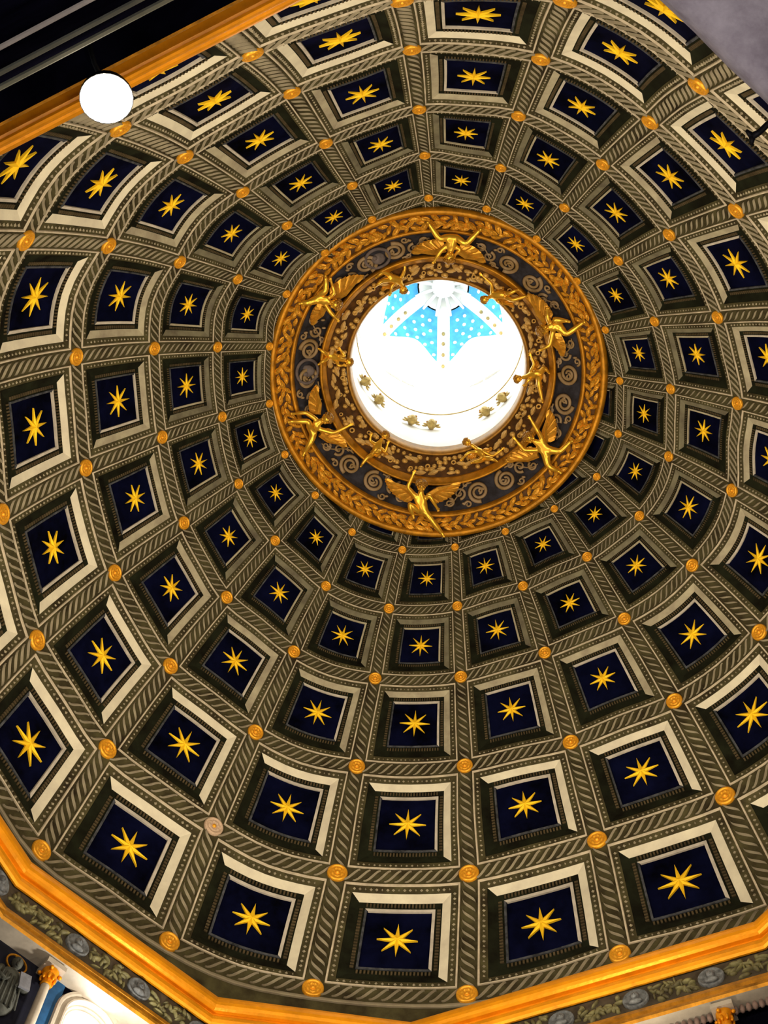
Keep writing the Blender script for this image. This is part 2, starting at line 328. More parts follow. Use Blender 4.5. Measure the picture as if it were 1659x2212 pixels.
def frame_strip(c, r, m0, d0, m1, d1, sides, nseg=6):
    """mitred frame strip of coffer (column c, row r) between insets m0 and m1; sides: subset of t(op) r b l"""
    v = []; f = []
    def edge(side, m, d):
        t = np.linspace(m, 1 - m, nseg + 1)
        if side == 't': U, V = t, np.full_like(t, m)
        if side == 'b': U, V = t[::-1], np.full_like(t, 1 - m)
        if side == 'r': U, V = np.full_like(t, 1 - m), t
        if side == 'l': U, V = np.full_like(t, m), t[::-1]
        return surf_n(c + U, r + V, d)[0]
    for s in sides:
        a = edge(s, m0, d0); b = edge(s, m1, d1); k = len(v)
        v += a.tolist() + b.tolist()
        n = nseg + 1
        f += [(k + i, k + i + 1, k + n + i + 1, k + n + i) for i in range(nseg)]
    return v, f

def coffer(c, r, with_star=True):
    s = rowscale(r)
    D = lambda x: x * s
    root = obj('coffer', *frame_strip(c, r, 0.080, D(0.0), 0.132, D(0.03), 'trbl'), M['stone'], ceiling)
    # raised pale fillet
    mb = MB()
    for (a, b) in (((HW, 0), (0.0665, -0.03)), ((0.0665, -0.03), (0.0775, -0.03)), ((0.0775, -0.03), (0.081, 0.005))):
        mb.add(*frame_strip(c, r, a[0], D(a[1]), b[0], D(b[1]), 'trbl'))
    mb.build('fillet', M['fillet'], root)
    # bead and reel
    mb = MB(); nb = 18
    for side in 'trbl':
        t = 0.125 + (0.75 / nb) * (np.arange(nb) + 0.5)
        q = np.full(nb, 0.106)
        if side == 't': U, V = t, q
        if side == 'b': U, V = t, 1 - q
        if side == 'l': U, V = q, t
        if side == 'r': U, V = 1 - q, t
        P, N = surf_n(c + U, r + V, D(0.015))
        P2 = surf(c + U + (0.01 if side in 'tb' else 0), r + V + (0.01 if side in 'lr' else 0))
        for i in range(nb):
            T = P2[i] - surf(c + U[i], r + V[i]); T /= np.linalg.norm(T); S = np.cross(N[i], T)
            big = i % 3 != 2
            la = D(0.034 if big else 0.018); wa = D(0.040 if big else 0.030); ha = D(0.045)
            p = P[i]
            mb.add([p + T * la, p + S * wa, p - T * la, p - S * wa, p + N[i] * ha],
                   [(0, 1, 4), (1, 2, 4), (2, 3, 4), (3, 0, 4)])
    mb.build('bead_moulding', M['bead'], root, kind='stuff')
    # the two cream and the two umber fascias of the painted coffer, mitred at the corners
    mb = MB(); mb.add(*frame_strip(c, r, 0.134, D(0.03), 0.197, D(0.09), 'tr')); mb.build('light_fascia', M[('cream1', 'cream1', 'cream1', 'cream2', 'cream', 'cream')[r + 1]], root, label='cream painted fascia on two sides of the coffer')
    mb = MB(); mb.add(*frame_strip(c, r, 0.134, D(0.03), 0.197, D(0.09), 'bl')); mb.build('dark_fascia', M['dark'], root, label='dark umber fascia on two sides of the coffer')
    # small dentils between fascia and ledge
    obj('dentil_bed', *frame_strip(c, r, 0.197, D(0.09), 0.246, D(0.11), 'trbl'), M['dark'], root)
    mb = MB(); nd = 20
    for side in 'trbl':
        t = 0.245 + (0.51 / nd) * (np.arange(nd) + 0.25); t2 = t + 0.51 / nd * 0.5
        lo, hi = (0.206, 0.232)
        for i in range(nd):
            if side == 't': uv = [(t[i], lo), (t2[i], lo), (t2[i], hi), (t[i], hi)]
            if side == 'b': uv = [(t[i], 1 - lo), (t2[i], 1 - lo), (t2[i], 1 - hi), (t[i], 1 - hi)]
            if side == 'l': uv = [(lo, t[i]), (lo, t2[i]), (hi, t2[i]), (hi, t[i])]
            if side == 'r': uv = [(1 - lo, t[i]), (1 - lo, t2[i]), (1 - hi, t2[i]), (1 - hi, t[i])]
            uu = np.array([c + x[0] for x in uv]); vv = np.array([r + x[1] for x in uv])
            top = surf_n(uu, vv, D(0.07))[0]; bot = surf_n(uu, vv, D(0.115))[0]
            mb.add(np.concatenate([top, bot]).tolist(), [(0, 1, 2, 3), (0, 4, 5, 1), (1, 5, 6, 2), (2, 6, 7, 3), (3, 7, 4, 0)])
    mb.build('dentil_moulding', M['brown'], root, kind='stuff')
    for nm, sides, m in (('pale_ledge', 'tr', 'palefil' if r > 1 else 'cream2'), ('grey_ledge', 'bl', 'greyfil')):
        mb = MB(); mb.add(*frame_strip(c, r, 0.246, D(0.085), 0.268 if sides == 'tr' else 0.262, D(0.085), sides)); mb.add(*frame_strip(c, r, 0.268 if sides == 'tr' else 0.262, D(0.085), 0.268 if sides == 'tr' else 0.262, D(0.135), sides)); mb.add(*frame_strip(c, r, 0.246, D(0.115), 0.246, D(0.085), sides))
        mb.build(nm, M[m], root)
    g = np.linspace(0.260, 0.740, 6); U, V = np.meshgrid(c + g, r + g)
    P = surf_n(U, V, D(0.130))[0].reshape(-1, 3)
    obj('panel', P.tolist(), [(i * 6 + k, i * 6 + k + 1, (i + 1) * 6 + k + 1, (i + 1) * 6 + k) for i in range(5) for k in range(5)], M['navy'], root)
    if with_star:
        ctr, n = surf_n(np.array([c + 0.5]), np.array([r + 0.5]), 0.0); ctr = ctr[0]; n = n[0]
        eu = surf(c + 0.6, r + 0.5) - surf(c + 0.4, r + 0.5); ev = surf(c + 0.5, r + 0.6) - surf(c + 0.5, r + 0.4)
        Lu = np.linalg.norm(eu) * 5; Lv = np.linalg.norm(ev) * 5; R = 0.143 * (Lu + Lv) / 2
        ey = ev / np.linalg.norm(ev); ex = np.cross(ey, n); ex /= np.linalg.norm(ex)
        base = ctr - n * D(0.075); low = ctr - n * D(0.12)
        v = [base + n * 0.10 * R]; f = []
        for i in range(16):
            a = PI * i / 8; rad = R * (1 + 0.06 * math.sin(3.1 * i + c * 1.7 + r)) if i % 2 == 0 else 0.27 * R
            q = rad * (math.cos(a) * ey + math.sin(a) * ex)
            v.append(base + q + n * (0.0 if i % 2 == 0 else 0.0)); v.append(low + q)
        for i in range(16):
            a_ = 1 + 2 * i; b_ = 1 + 2 * ((i + 1) % 16)
            f.append((0, a_, b_)); f.append((a_, a_ + 1, b_ + 1, b_))
        obj('star', v, f, M['star'], root)
    return root

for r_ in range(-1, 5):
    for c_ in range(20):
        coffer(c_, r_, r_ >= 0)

# gilded bosses on the rib crossings
def lathe_mesh(name, prof, n, m, petals=None):
    v = []; f = []
    for i, (r, h) in enumerate(prof):
        for k in range(n):
            a = 2 * PI * k / n
            hh = h + (petals[i] * abs(math.sin(4 * a)) if petals else 0)
            v.append((r * math.cos(a), r * math.sin(a), hh))
    for i in range(len(prof) - 1):
        for k in range(n): f.append((i * n + k, (i + 1) * n + k, (i + 1) * n + (k + 1) % n, i * n + (k + 1) % n))
    me = bpy.data.meshes.new(name); me.from_pydata(v, [], f); me.materials.append(m)
    me.polygons.foreach_set('use_smooth', [True] * len(me.polygons)); me.update()
    return me
bprof = [(0.20, 0.16), (0.26, 0.12), (0.40, 0.20), (0.55, 0.20), (0.66, 0.14), (0.74, 0.26), (0.86, 0.30), (0.97, 0.20), (1.0, 0.0), (1.0, -0.15)]
bpet = [0, 0, .10, .10, 0, 0, 0, 0, 0, 0]
boss_me = lathe_mesh('boss', bprof, 24, M['boss'], bpet)
btn_me = lathe_mesh('button', [(0.001, 0.34), (0.12, 0.32), (0.19, 0.24), (0.22, 0.10)], 12, M['boss'])
pale_me = boss_me.copy(); pale_me.materials.clear(); pale_me.materials.append(M['palebos'])
for j in range(0, 6):
    for k in range(20):
        p, n = surf_n(np.array([float(k)]), np.array([float(j)]), -0.01); p = p[0]; n = n[0]
        Lu = np.linalg.norm(surf(k + 0.2, j) - surf(k - 0.2, j)) * 2.5; Lv = np.linalg.norm(surf(k, j + 0.2) - surf(k, j - 0.2)) * 2.5
        R = 0.074 * (Lu + Lv) / 2
        R = max(R, 0.075)
        q = Vector(n).to_track_quat('Z', 'Y').to_matrix().to_4x4()
        mw = Matrix.Translation(Vector(p)) @ q @ Matrix.Diagonal((R, R, R, 1))
        pale = (j == 4 and k == 19)
        b = share('boss', pale_me if pale else boss_me, mw, ceiling, 'worn pale boss that has lost its gilding' if pale else None)
        bt = bpy.data.objects.new('button', btn_me); C.objects.link(bt); bt.parent = b

# ------------------------------------------------------------------ oculus ring
AX = np.array([-0.13, -0.20])
def pol(r, az, z):
    a = math.radians(az); return np.array([AX[0] + r * math.sin(a), AX[1] + r * math.cos(a), z])
def lathe(prof, n=120, a0=0.0):
    v = []; f = []
    for (r, z) in prof:
        for k in range(n): v.append(pol(r, a0 + 360.0 * k / n, z))
    for i in range(len(prof) - 1):
        for k in range(n): f.append((i * n + k, (i + 1) * n + k, (i + 1) * n + (k + 1) % n, i * n + (k + 1) % n))
    return v, f
def rz(t):       # frieze line: t 0 at the outer, 1 at the inner edge
    return 2.84 + (2.37 - 2.84) * t, 30.30 + 0.34 * t

ring = empty('oculus_ring', (AX[0], AX[1], 30.4))
tag(ring, 'broad gilded ring of garlands and scrollwork around the bright oculus', 'ring')
def rpart(name, v, f, m, smooth=True, kind=None, label=None):
    o = obj(name, v, f, m, None, smooth, kind, label); fix_parent(o, ring); return o
rpart('outer_rim', *lathe([(3.42, 30.75), (3.36, 30.22), (3.33, 30.10), (3.27, 30.05), (3.21, 30.08), (3.19, 30.16)]), M['ring'])
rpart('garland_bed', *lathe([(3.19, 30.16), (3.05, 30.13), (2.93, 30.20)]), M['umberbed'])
rpart('inner_fillet', *lathe([(2.93, 30.20), (2.91, 30.15), (2.87, 30.15), (2.85, 30.20), (2.84, 30.31)]), M['ring'])
rpart('frieze_band', *lathe([(2.84, 30.30), (2.60, 30.47), (2.37, 30.66)]), M['friezebed'], label='dark grey brown ground of the scrollwork frieze')
rpart('inner_moulding', *lathe([(2.37, 30.66), (2.36, 30.52), (2.34, 30.46), (2.305, 30.46), (2.285, 30.53), (2.23, 30.57), (2.22, 30.66)]), M['ring'])
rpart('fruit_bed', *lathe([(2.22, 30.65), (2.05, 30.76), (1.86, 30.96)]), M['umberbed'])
rpart('lip', *lathe([(1.86, 30.98), (1.84, 30.94), (1.80, 30.96), (1.77, 31.05), (1.76, 31.30), (1.90, 31.40)]), M['hair'])

def leaf_mesh(name, m):
    v = [(0, -1, 0), (0, 1, 0.05), (0, 0.1, 0.42)]; f = []
    for sx in (1, -1): v += [(sx * 0.40, -0.60, 0.02), (sx * 0.60, 0.05, 0.02), (sx * 0.40, 0.62, 0.04), (sx * 0.25, -0.45, 0.26), (sx * 0.36, 0.1, 0.26), (sx * 0.16, 0.6, 0.22)]
    for o, fl in ((3, False), (9, True)):
        q = [(0, o, o + 3), (o, o + 1, o + 4, o + 3), (o + 1, o + 2, o + 5, o + 4), (o + 2, 1, o + 5), (0, o + 3, 2), (o + 3, o + 4, 2), (o + 4, o + 5, 2), (o + 5, 1, 2)]
        f += [tuple(reversed(x)) for x in q] if fl else q
    me = bpy.data.meshes.new(name); me.from_pydata(v, [], f); me.materials.append(m); me.update(); return me
leaf_me = leaf_mesh('laurel_leaf', M['leaf']); pale_leaf_me = leaf_mesh('pale_leaf', M['paleleaf'])
def place(name, me, p, zaxis, yaxis, sx, sy, sz):
    z = Vector(zaxis).normalized(); y = Vector(yaxis); y = (y - z * y.dot(z)).normalized(); x = y.cross(z)
    mw = Matrix.Translation(Vector(p)) @ Matrix((x, y, z)).transposed().to_4x4() @ Matrix.Diagonal((sx, sy, sz, 1))
    return share(name, me, mw, ring)
rnd = random.Random(3)
bpy.context.view_layer.update()
NLEAF = 96
for row, (r, z) in enumerate(((2.985, 30.15), (3.065, 30.11), (3.145, 30.12))):
    for k in range(NLEAF):
        az = 360.0 * (k + 0.5 * (row % 2)) / NLEAF + rnd.uniform(-0.6, 0.6)
        a = math.radians(az); rad = np.array([math.sin(a), math.cos(a), 0]); tan = np.array([math.cos(a), -math.sin(a), 0])
        d = tan * (1 if row != 1 else 0.9) + rad * (0.55 if row == 2 else -0.5 if row == 0 else rnd.uniform(-.3, .3))
        s = rnd.uniform(0.8, 1.3); tw = rnd.uniform(-.65, .65); d = d * math.cos(tw) + np.cross(d, (0, 0, 1.0)) * math.sin(tw)
        place('laurel_leaf', leaf_me, pol(r + rnd.uniform(-.012, .012), az, z), (rad[0] * (0.25 * (row - 1)) + rnd.uniform(-.4, .4), rad[1] * (0.25 * (row - 1)) + rnd.uniform(-.4, .4), -1), d, 0.088 * s, 0.112 * s, 0.15 * s)

# fruit garland: fruit, rosettes and leaves
fm = MB(); fm.ball((0, 0, 0), 1, nu=8, nv=5); fruit_src = fm.build('fruit', M['fruit'], None, True); fruit_me = fruit_src.data; bpy.data.objects.remove(fruit_src)
tm = MB(); ringpts = [(math.cos(2 * PI * k / 10), math.sin(2 * PI * k / 10), 0) for k in range(11)]
tm.tube(ringpts, 0.42, 5, cap=False); t_src = tm.build('rosette', M['fruit'], None, True); rose_me = t_src.data; bpy.data.objects.remove(t_src)
for k in range(230):
    az = 360.0 * k / 230 + rnd.uniform(-1, 1); q = rnd.choice((0.1, 0.3, 0.5, 0.7, 0.9)); r = 2.18 - 0.30 * q; z = 30.65 + 0.27 * q
    s = rnd.uniform(0.036, 0.066)
    place('fruit', fruit_me, pol(r, az, z), (0, 0, -1), (1, 0.2, 0), s, s * rnd.uniform(.9, 1.25), s)
for k in range(110):
    az = 360.0 * k / 110 + rnd.uniform(-2, 2); q = rnd.uniform(0.05, 0.9); r = 2.18 - 0.30 * q; z = 30.61 + 0.27 * q
    if k % 3 == 0:
        s = rnd.uniform(0.030, 0.045); place('rosette', rose_me, pol(r, az, z), (0.1, 0.1, -1), (1, 0.2, 0), s, s, s)
    else:
        a = math.radians(az); d = (math.cos(a) + rnd.uniform(-.6, .6), -math.sin(a) + rnd.uniform(-.6, .6), 0); s = rnd.uniform(0.8, 1.3)
        place('pale_leaf', pale_leaf_me, pol(r, az, z), (rnd.uniform(-.3, .3), rnd.uniform(-.3, .3), -1), d, 0.075 * s, 0.105 * s, 0.12 * s)

# rinceaux of the frieze: paired spirals with curling tendrils, two oval wreaths
def fp(ds, t, off=0.03):     # ds: metres along, t across, on the frieze
    def g(az0):
        r, z = rz(t); az = az0 + math.degrees(ds / 2.6)
        return pol(r - 0.012, az, z - off)
    return g
def curl(mb, az0, cs, ct, r0, r1, a0, turns, rad, n=34, sgn=1):
    pts = []; rr = []
    for i in range(n):
        q = i / (n - 1); a = a0 + sgn * 2 * PI * turns * q; R = r0 + (r1 - r0) * q
        pts.append(fp(cs + R * math.cos(a), ct + R * math.sin(a) / 0.58)(az0)); rr.append(1.55 * rad * (1 - 0.45 * q))
    mb.tube(pts, rr, 5)
for si, mid in enumerate((25, 83, 141, 205, 265, 323)):
    for sgn in (1, -1):
        if si == 3 and sgn == 1 or si == 4 and sgn == 1: pass
        mb = MB()
        c0 = sgn * 0.30
        curl(mb, mid, c0, 0.50, 0.215, 0.045, PI / 2 + (0 if sgn > 0 else PI), 2.0, 0.030, 44, sgn)
        curl(mb, mid, c0 + sgn * 0.40, 0.60, 0.13, 0.03, -PI / 2, 1.3, 0.022, 26, -sgn)
        curl(mb, mid, c0 + sgn * 0.62, 0.30, 0.10, 0.025, PI / 2, 1.2, 0.020, 22, sgn)
        curl(mb, mid, c0 + sgn * 0.26, 0.14, 0.075, 0.02, PI, 1.2, 0.018, 20, sgn)
        curl(mb, mid, c0 + sgn * 0.24, 0.88, 0.070, 0.02, 0, 1.1, 0.018, 20, -sgn)
        curl(mb, mid, c0 - sgn * 0.05, 0.50, 0.06, 0.02, 0, 1.0, 0.02, 16, -sgn)
        pts = [fp(c0 + sgn * (0.10 + 0.62 * q), 0.90 - 0.65 * q + 0.12 * math.sin(6 * q))(mid) for q in np.linspace(0, 1, 14)]
        mb.tube(pts, [0.022 - 0.010 * q for q in np.linspace(0, 1, 14)], 5)
        for q in range(5):
            p = fp(c0 + sgn * (0.34 + 0.08 * q), 0.2 + 0.16 * ((q * 2) % 5))(mid)
            mb.ball(p, 0.05, 0.028, 0.03, nu=6, nv=4)
        o = mb.build('scroll', M['scroll'], None, True); fix_parent(o, ring)
for az0 in (206, 268):
    mb = MB(); pts = [fp(0.24 * math.cos(a), 0.5 + 0.42 * math.sin(a), 0.05)(az0) for a in np.linspace(0, 2 * PI, 33)]
    mb.tube(pts, 0.034, 6, cap=False)
    mb.ball(fp(0.0, 0.5, 0.02)(az0), 0.15, 0.13, 0.06, nu=10, nv=6); mb.ball(fp(0.05, 0.42, 0.05)(az0), 0.06, 0.05, 0.05, nu=8, nv=5); mb.ball(fp(-0.06, 0.6, 0.05)(az0), 0.05, 0.06, 0.05, nu=8, nv=5)
    o = mb.build('oval_wreath', M['wreath'], None, True, label='plum grey oval wreath medallion in the frieze'); fix_parent(o, ring)

# ------------------------------------------------------------------ winged putti
PUTTI = {"big":{"T":{"head":[0.138,-2.599,30.02],"neck":[0.154,-2.71,30.06],"chest":[0.171,-2.792,30.08],"pelvis":[0.183,-2.969,30.04],"aL0":[0.065,-2.816,30.07],"aL1":[-0.042,-2.719,30.02],"aL2":[-0.151,-2.544,30.05],"aR0":[0.256,-2.792,30.07],"aR1":[0.352,-2.746,30.02],"aR2":[0.245,-2.657,30.05],"lL0":[0.119,-2.991,30.04],"lL1":[-0.06,-2.965,29.95],"lL2":[-0.248,-3.25,29.97],"lR0":[0.258,-2.978,30.04],"lR1":[0.448,-2.858,29.95],"lR2":[0.692,-3.106,29.97],"w0r":[0.063,-2.744,30.18],"w0t":[-0.597,-2.642,30.32],"w1r":[0.277,-2.72,30.18],"w1t":[0.813,-2.441,30.32]},"LU":{"head":[-2.077,-1.721,30.02],"neck":[-2.199,-1.736,30.06],"chest":[-2.275,-1.776,30.08],"pelvis":[-2.399,-1.862,30.04],"aL0":[-2.276,-1.712,30.07],"aL1":[-2.201,-1.579,30.02],"aL2":[-2.077,-1.428,30.05],"aR0":[-2.207,-1.832,30.07],"aR1":[-2.091,-1.939,30.02],"aR2":[-2.152,-2.152,30.05],"lL0":[-2.444,-1.819,30.04],"lL1":[-2.589,-1.773,29.95],"lL2":[-2.733,-1.76,29.97],"lR0":[-2.387,-1.906,30.04],"lR1":[-2.246,-1.999,29.95],"lR2":[-2.25,-2.244,29.97],"w0r":[-2.153,-1.776,30.18],"w0t":[-1.541,-2.202,30.32],"w1r":[-2.31,-1.646,30.18],"w1t":[-2.577,-1.252,30.32]},"LL":{"head":[-2.326,0.58,30.02],"neck":[-2.455,0.648,30.06],"chest":[-2.548,0.711,30.08],"pelvis":[-2.649,0.826,30.04],"aL0":[-2.517,0.801,30.07],"aL1":[-2.202,0.881,30.02],"aL2":[-1.877,0.73,30.05],"aR0":[-2.543,0.604,30.07],"aR1":[-2.745,0.45,30.02],"aR2":[-2.972,0.48,30.05],"lL0":[-2.669,0.768,30.04],"lL1":[-2.688,0.609,29.95],"lL2":[-3.036,0.618,29.97],"lR0":[-2.607,0.907,30.04],"lR1":[-2.648,1.02,29.95],"lR2":[-2.793,1.269,29.97],"w0r":[-2.517,0.531,30.18],"w0t":[-2.532,-0.029,30.32],"w1r":[-2.486,0.938,30.18],"w1t":[-1.978,1.264,30.32]},"B":{"head":[-0.464,1.982,30.02],"neck":[-0.479,2.162,30.06],"chest":[-0.487,2.287,30.08],"pelvis":[-0.449,2.524,30.04],"aL0":[-0.593,2.236,30.07],"aL1":[-0.745,2.017,30.02],"aL2":[-0.619,1.744,30.05],"aR0":[-0.391,2.284,30.07],"aR1":[-0.298,2.196,30.02],"aR2":[-0.156,2.481,30.05],"lL0":[-0.506,2.56,30.04],"lL1":[-0.715,2.349,29.95],"lL2":[-0.64,2.606,29.97],"lR0":[-0.393,2.56,30.04],"lR1":[-0.302,2.649,29.95],"lR2":[-0.046,3.011,29.97],"w0r":[-0.597,2.273,30.18],"w0t":[-1.197,1.935,30.32],"w1r":[-0.348,2.274,30.18],"w1t":[0.308,2.026,30.32]},"RL":{"head":[1.683,0.996,30.02],"neck":[1.825,1.103,30.06],"chest":[1.936,1.182,30.08],"pelvis":[2.056,1.317,30.04],"aL0":[1.954,1.055,30.07],"aL1":[1.84,0.842,30.02],"aL2":[1.711,0.623,30.05],"aR0":[1.867,1.273,30.07],"aR1":[1.586,1.256,30.02],"aR2":[1.416,1.045,30.05],"lL0":[2.105,1.265,30.04],"lL1":[2.298,1.27,29.95],"lL2":[2.494,1.08,29.97],"lR0":[2.027,1.401,30.04],"lR1":[2.054,1.571,29.95],"lR2":[2.276,1.689,29.97],"w0r":[2.01,1.15,30.18],"w0t":[2.079,0.515,30.32],"w1r":[1.873,1.401,30.18],"w1t":[1.236,1.599,30.32]},"RU":{"head":[1.923,-1.172,30.02],"neck":[2.021,-1.206,30.06],"chest":[2.097,-1.223,30.08],"pelvis":[2.213,-1.263,30.04],"aL0":[2.13,-1.136,30.07],"aL1":[2.067,-0.861,30.02],"aL2":[1.929,-0.789,30.05],"aR0":[2.074,-1.302,30.07],"aR1":[2.017,-1.401,30.02],"aR2":[2.016,-1.526,30.05],"lL0":[2.234,-1.318,30.04],"lL1":[2.131,-1.393,29.95],"lL2":[2.384,-1.354,29.97],"lR0":[2.268,-1.197,30.04],"lR1":[2.382,-1.089,29.95],"lR2":[2.685,-1.312,29.97],"w0r":[2.015,-1.278,30.18],"w0t":[1.637,-1.814,30.32],"w1r":[2.116,-1.034,30.18],"w1t":[2.337,-0.575,30.32]}},"small":{"TL":{"head":[-0.795,-1.841,30.8],"neck":[-0.827,-1.952,30.78],"chest":[-0.876,-2.044,30.72],"pelvis":[-1.02,-2.127,30.62],"aL0":[-0.822,-2.092,30.7],"aL1":[-0.746,-2.279,30.64],"aL2":[-0.761,-2.451,30.66],"aR0":[-0.938,-2.005,30.7],"aR1":[-1.015,-1.946,30.64],"aR2":[-1.045,-1.818,30.66],"lL0":[-1.053,-2.166,30.6],"lL1":[-1.169,-2.257,30.5],"lL2":[-1.272,-2.182,30.44],"lR0":[-1.055,-2.078,30.6],"lR1":[-1.19,-2.081,30.5],"lR2":[-1.294,-2.006,30.44],"w0r":[-0.922,-2.078,30.78],"w0t":[-1.143,-2.321,30.72],"w1r":[-0.924,-1.971,30.78],"w1t":[-1.224,-1.844,30.72]},"TR":{"head":[0.819,-1.627,30.8],"neck":[0.924,-1.683,30.78],"chest":[1.011,-1.73,30.72],"pelvis":[1.184,-1.748,30.62],"aL0":[0.958,-1.788,30.7],"aL1":[0.948,-1.959,30.64],"aL2":[0.765,-2.125,30.66],"aR0":[1.029,-1.663,30.7],"aR1":[1.08,-1.603,30.64],"aR2":[1.116,-1.581,30.66],"lL0":[1.219,-1.716,30.6],"lL1":[1.356,-1.664,30.5],"lL2":[1.615,-1.753,30.44],"lR0":[1.219,-1.787,30.6],"lR1":[1.269,-1.789,30.5],"lR2":[1.423,-1.87,30.44],"w0r":[1.065,-1.771,30.78],"w0t":[1.203,-1.941,30.72],"w1r":[1.083,-1.646,30.78],"w1t":[1.381,-1.476,30.72]},"L":{"head":[-1.913,-0.382,30.8],"neck":[-2.039,-0.429,30.78],"chest":[-2.147,-0.486,30.72],"pelvis":[-2.298,-0.573,30.62],"aL0":[-2.148,-0.422,30.7],"aL1":[-2.119,-0.34,30.64],"aL2":[-2.033,-0.341,30.66],"aR0":[-2.117,-0.539,30.7],"aR1":[-1.978,-0.538,30.64],"aR2":[-2.057,-0.651,30.66],"lL0":[-2.322,-0.606,30.6],"lL1":[-2.34,-0.616,30.5],"lL2":[-2.452,-0.727,30.44],"lR0":[-2.325,-0.537,30.6],"lR1":[-2.371,-0.493,30.5],"lR2":[-2.455,-0.454,30.44],"w0r":[-2.222,-0.424,30.78],"w0t":[-2.385,-0.233,30.72],"w1r":[-2.191,-0.548,30.78],"w1t":[-2.234,-0.741,30.72]},"R":{"head":[1.481,-0.004,30.8],"neck":[1.614,-0.043,30.78],"chest":[1.732,-0.092,30.72],"pelvis":[1.9,-0.184,30.62],"aL0":[1.732,-0.049,30.7],"aL1":[1.69,-0.016,30.64],"aL2":[1.631,0.058,30.66],"aR0":[1.724,-0.159,30.7],"aR1":[1.8,-0.338,30.64],"aR2":[1.732,-0.504,30.66],"lL0":[1.913,-0.134,30.6],"lL1":[1.877,0.004,30.5],"lL2":[1.951,0.333,30.44],"lR0":[1.939,-0.189,30.6],"lR1":[1.986,-0.309,30.5],"lR2":[2.057,-0.242,30.44],"w0r":[1.855,-0.062,30.78],"w0t":[1.936,0.214,30.72],"w1r":[1.854,-0.186,30.78],"w1t":[1.809,-0.421,30.72]},"BL":{"head":[-1.218,1.158,30.8],"neck":[-1.317,1.283,30.78],"chest":[-1.374,1.366,30.72],"pelvis":[-1.43,1.497,30.62],"aL0":[-1.43,1.319,30.7],"aL1":[-1.521,1.219,30.64],"aL2":[-1.501,1.145,30.66],"aR0":[-1.296,1.4,30.7],"aR1":[-1.217,1.484,30.64],"aR2":[-1.157,1.308,30.66],"lL0":[-1.468,1.51,30.6],"lL1":[-1.579,1.539,30.5],"lL2":[-1.675,1.662,30.44],"lR0":[-1.391,1.531,30.6],"lR1":[-1.305,1.4,30.5],"lR2":[-1.418,1.421,30.44],"w0r":[-1.456,1.403,30.78],"w0t":[-1.683,1.283,30.72],"w1r":[-1.34,1.445,30.78],"w1t":[-1.088,1.631,30.72]},"BR":{"head":[0.455,1.32,30.8],"neck":[0.6,1.416,30.78],"chest":[0.715,1.5,30.72],"pelvis":[0.83,1.591,30.62],"aL0":[0.638,1.493,30.7],"aL1":[0.483,1.494,30.64],"aL2":[0.367,1.621,30.66],"aR0":[0.754,1.474,30.7],"aR1":[0.965,1.578,30.64],"aR2":[1.157,1.444,30.66],"lL0":[0.81,1.605,30.6],"lL1":[0.905,1.574,30.5],"lL2":[1.019,1.596,30.44],"lR0":[0.772,1.625,30.6],"lR1":[0.694,1.633,30.5],"lR2":[0.578,1.634,30.44],"w0r":[0.774,1.518,30.78],"w0t":[0.966,1.42,30.72],"w1r":[0.658,1.558,30.78],"w1t":[0.464,1.62,30.72]}}}
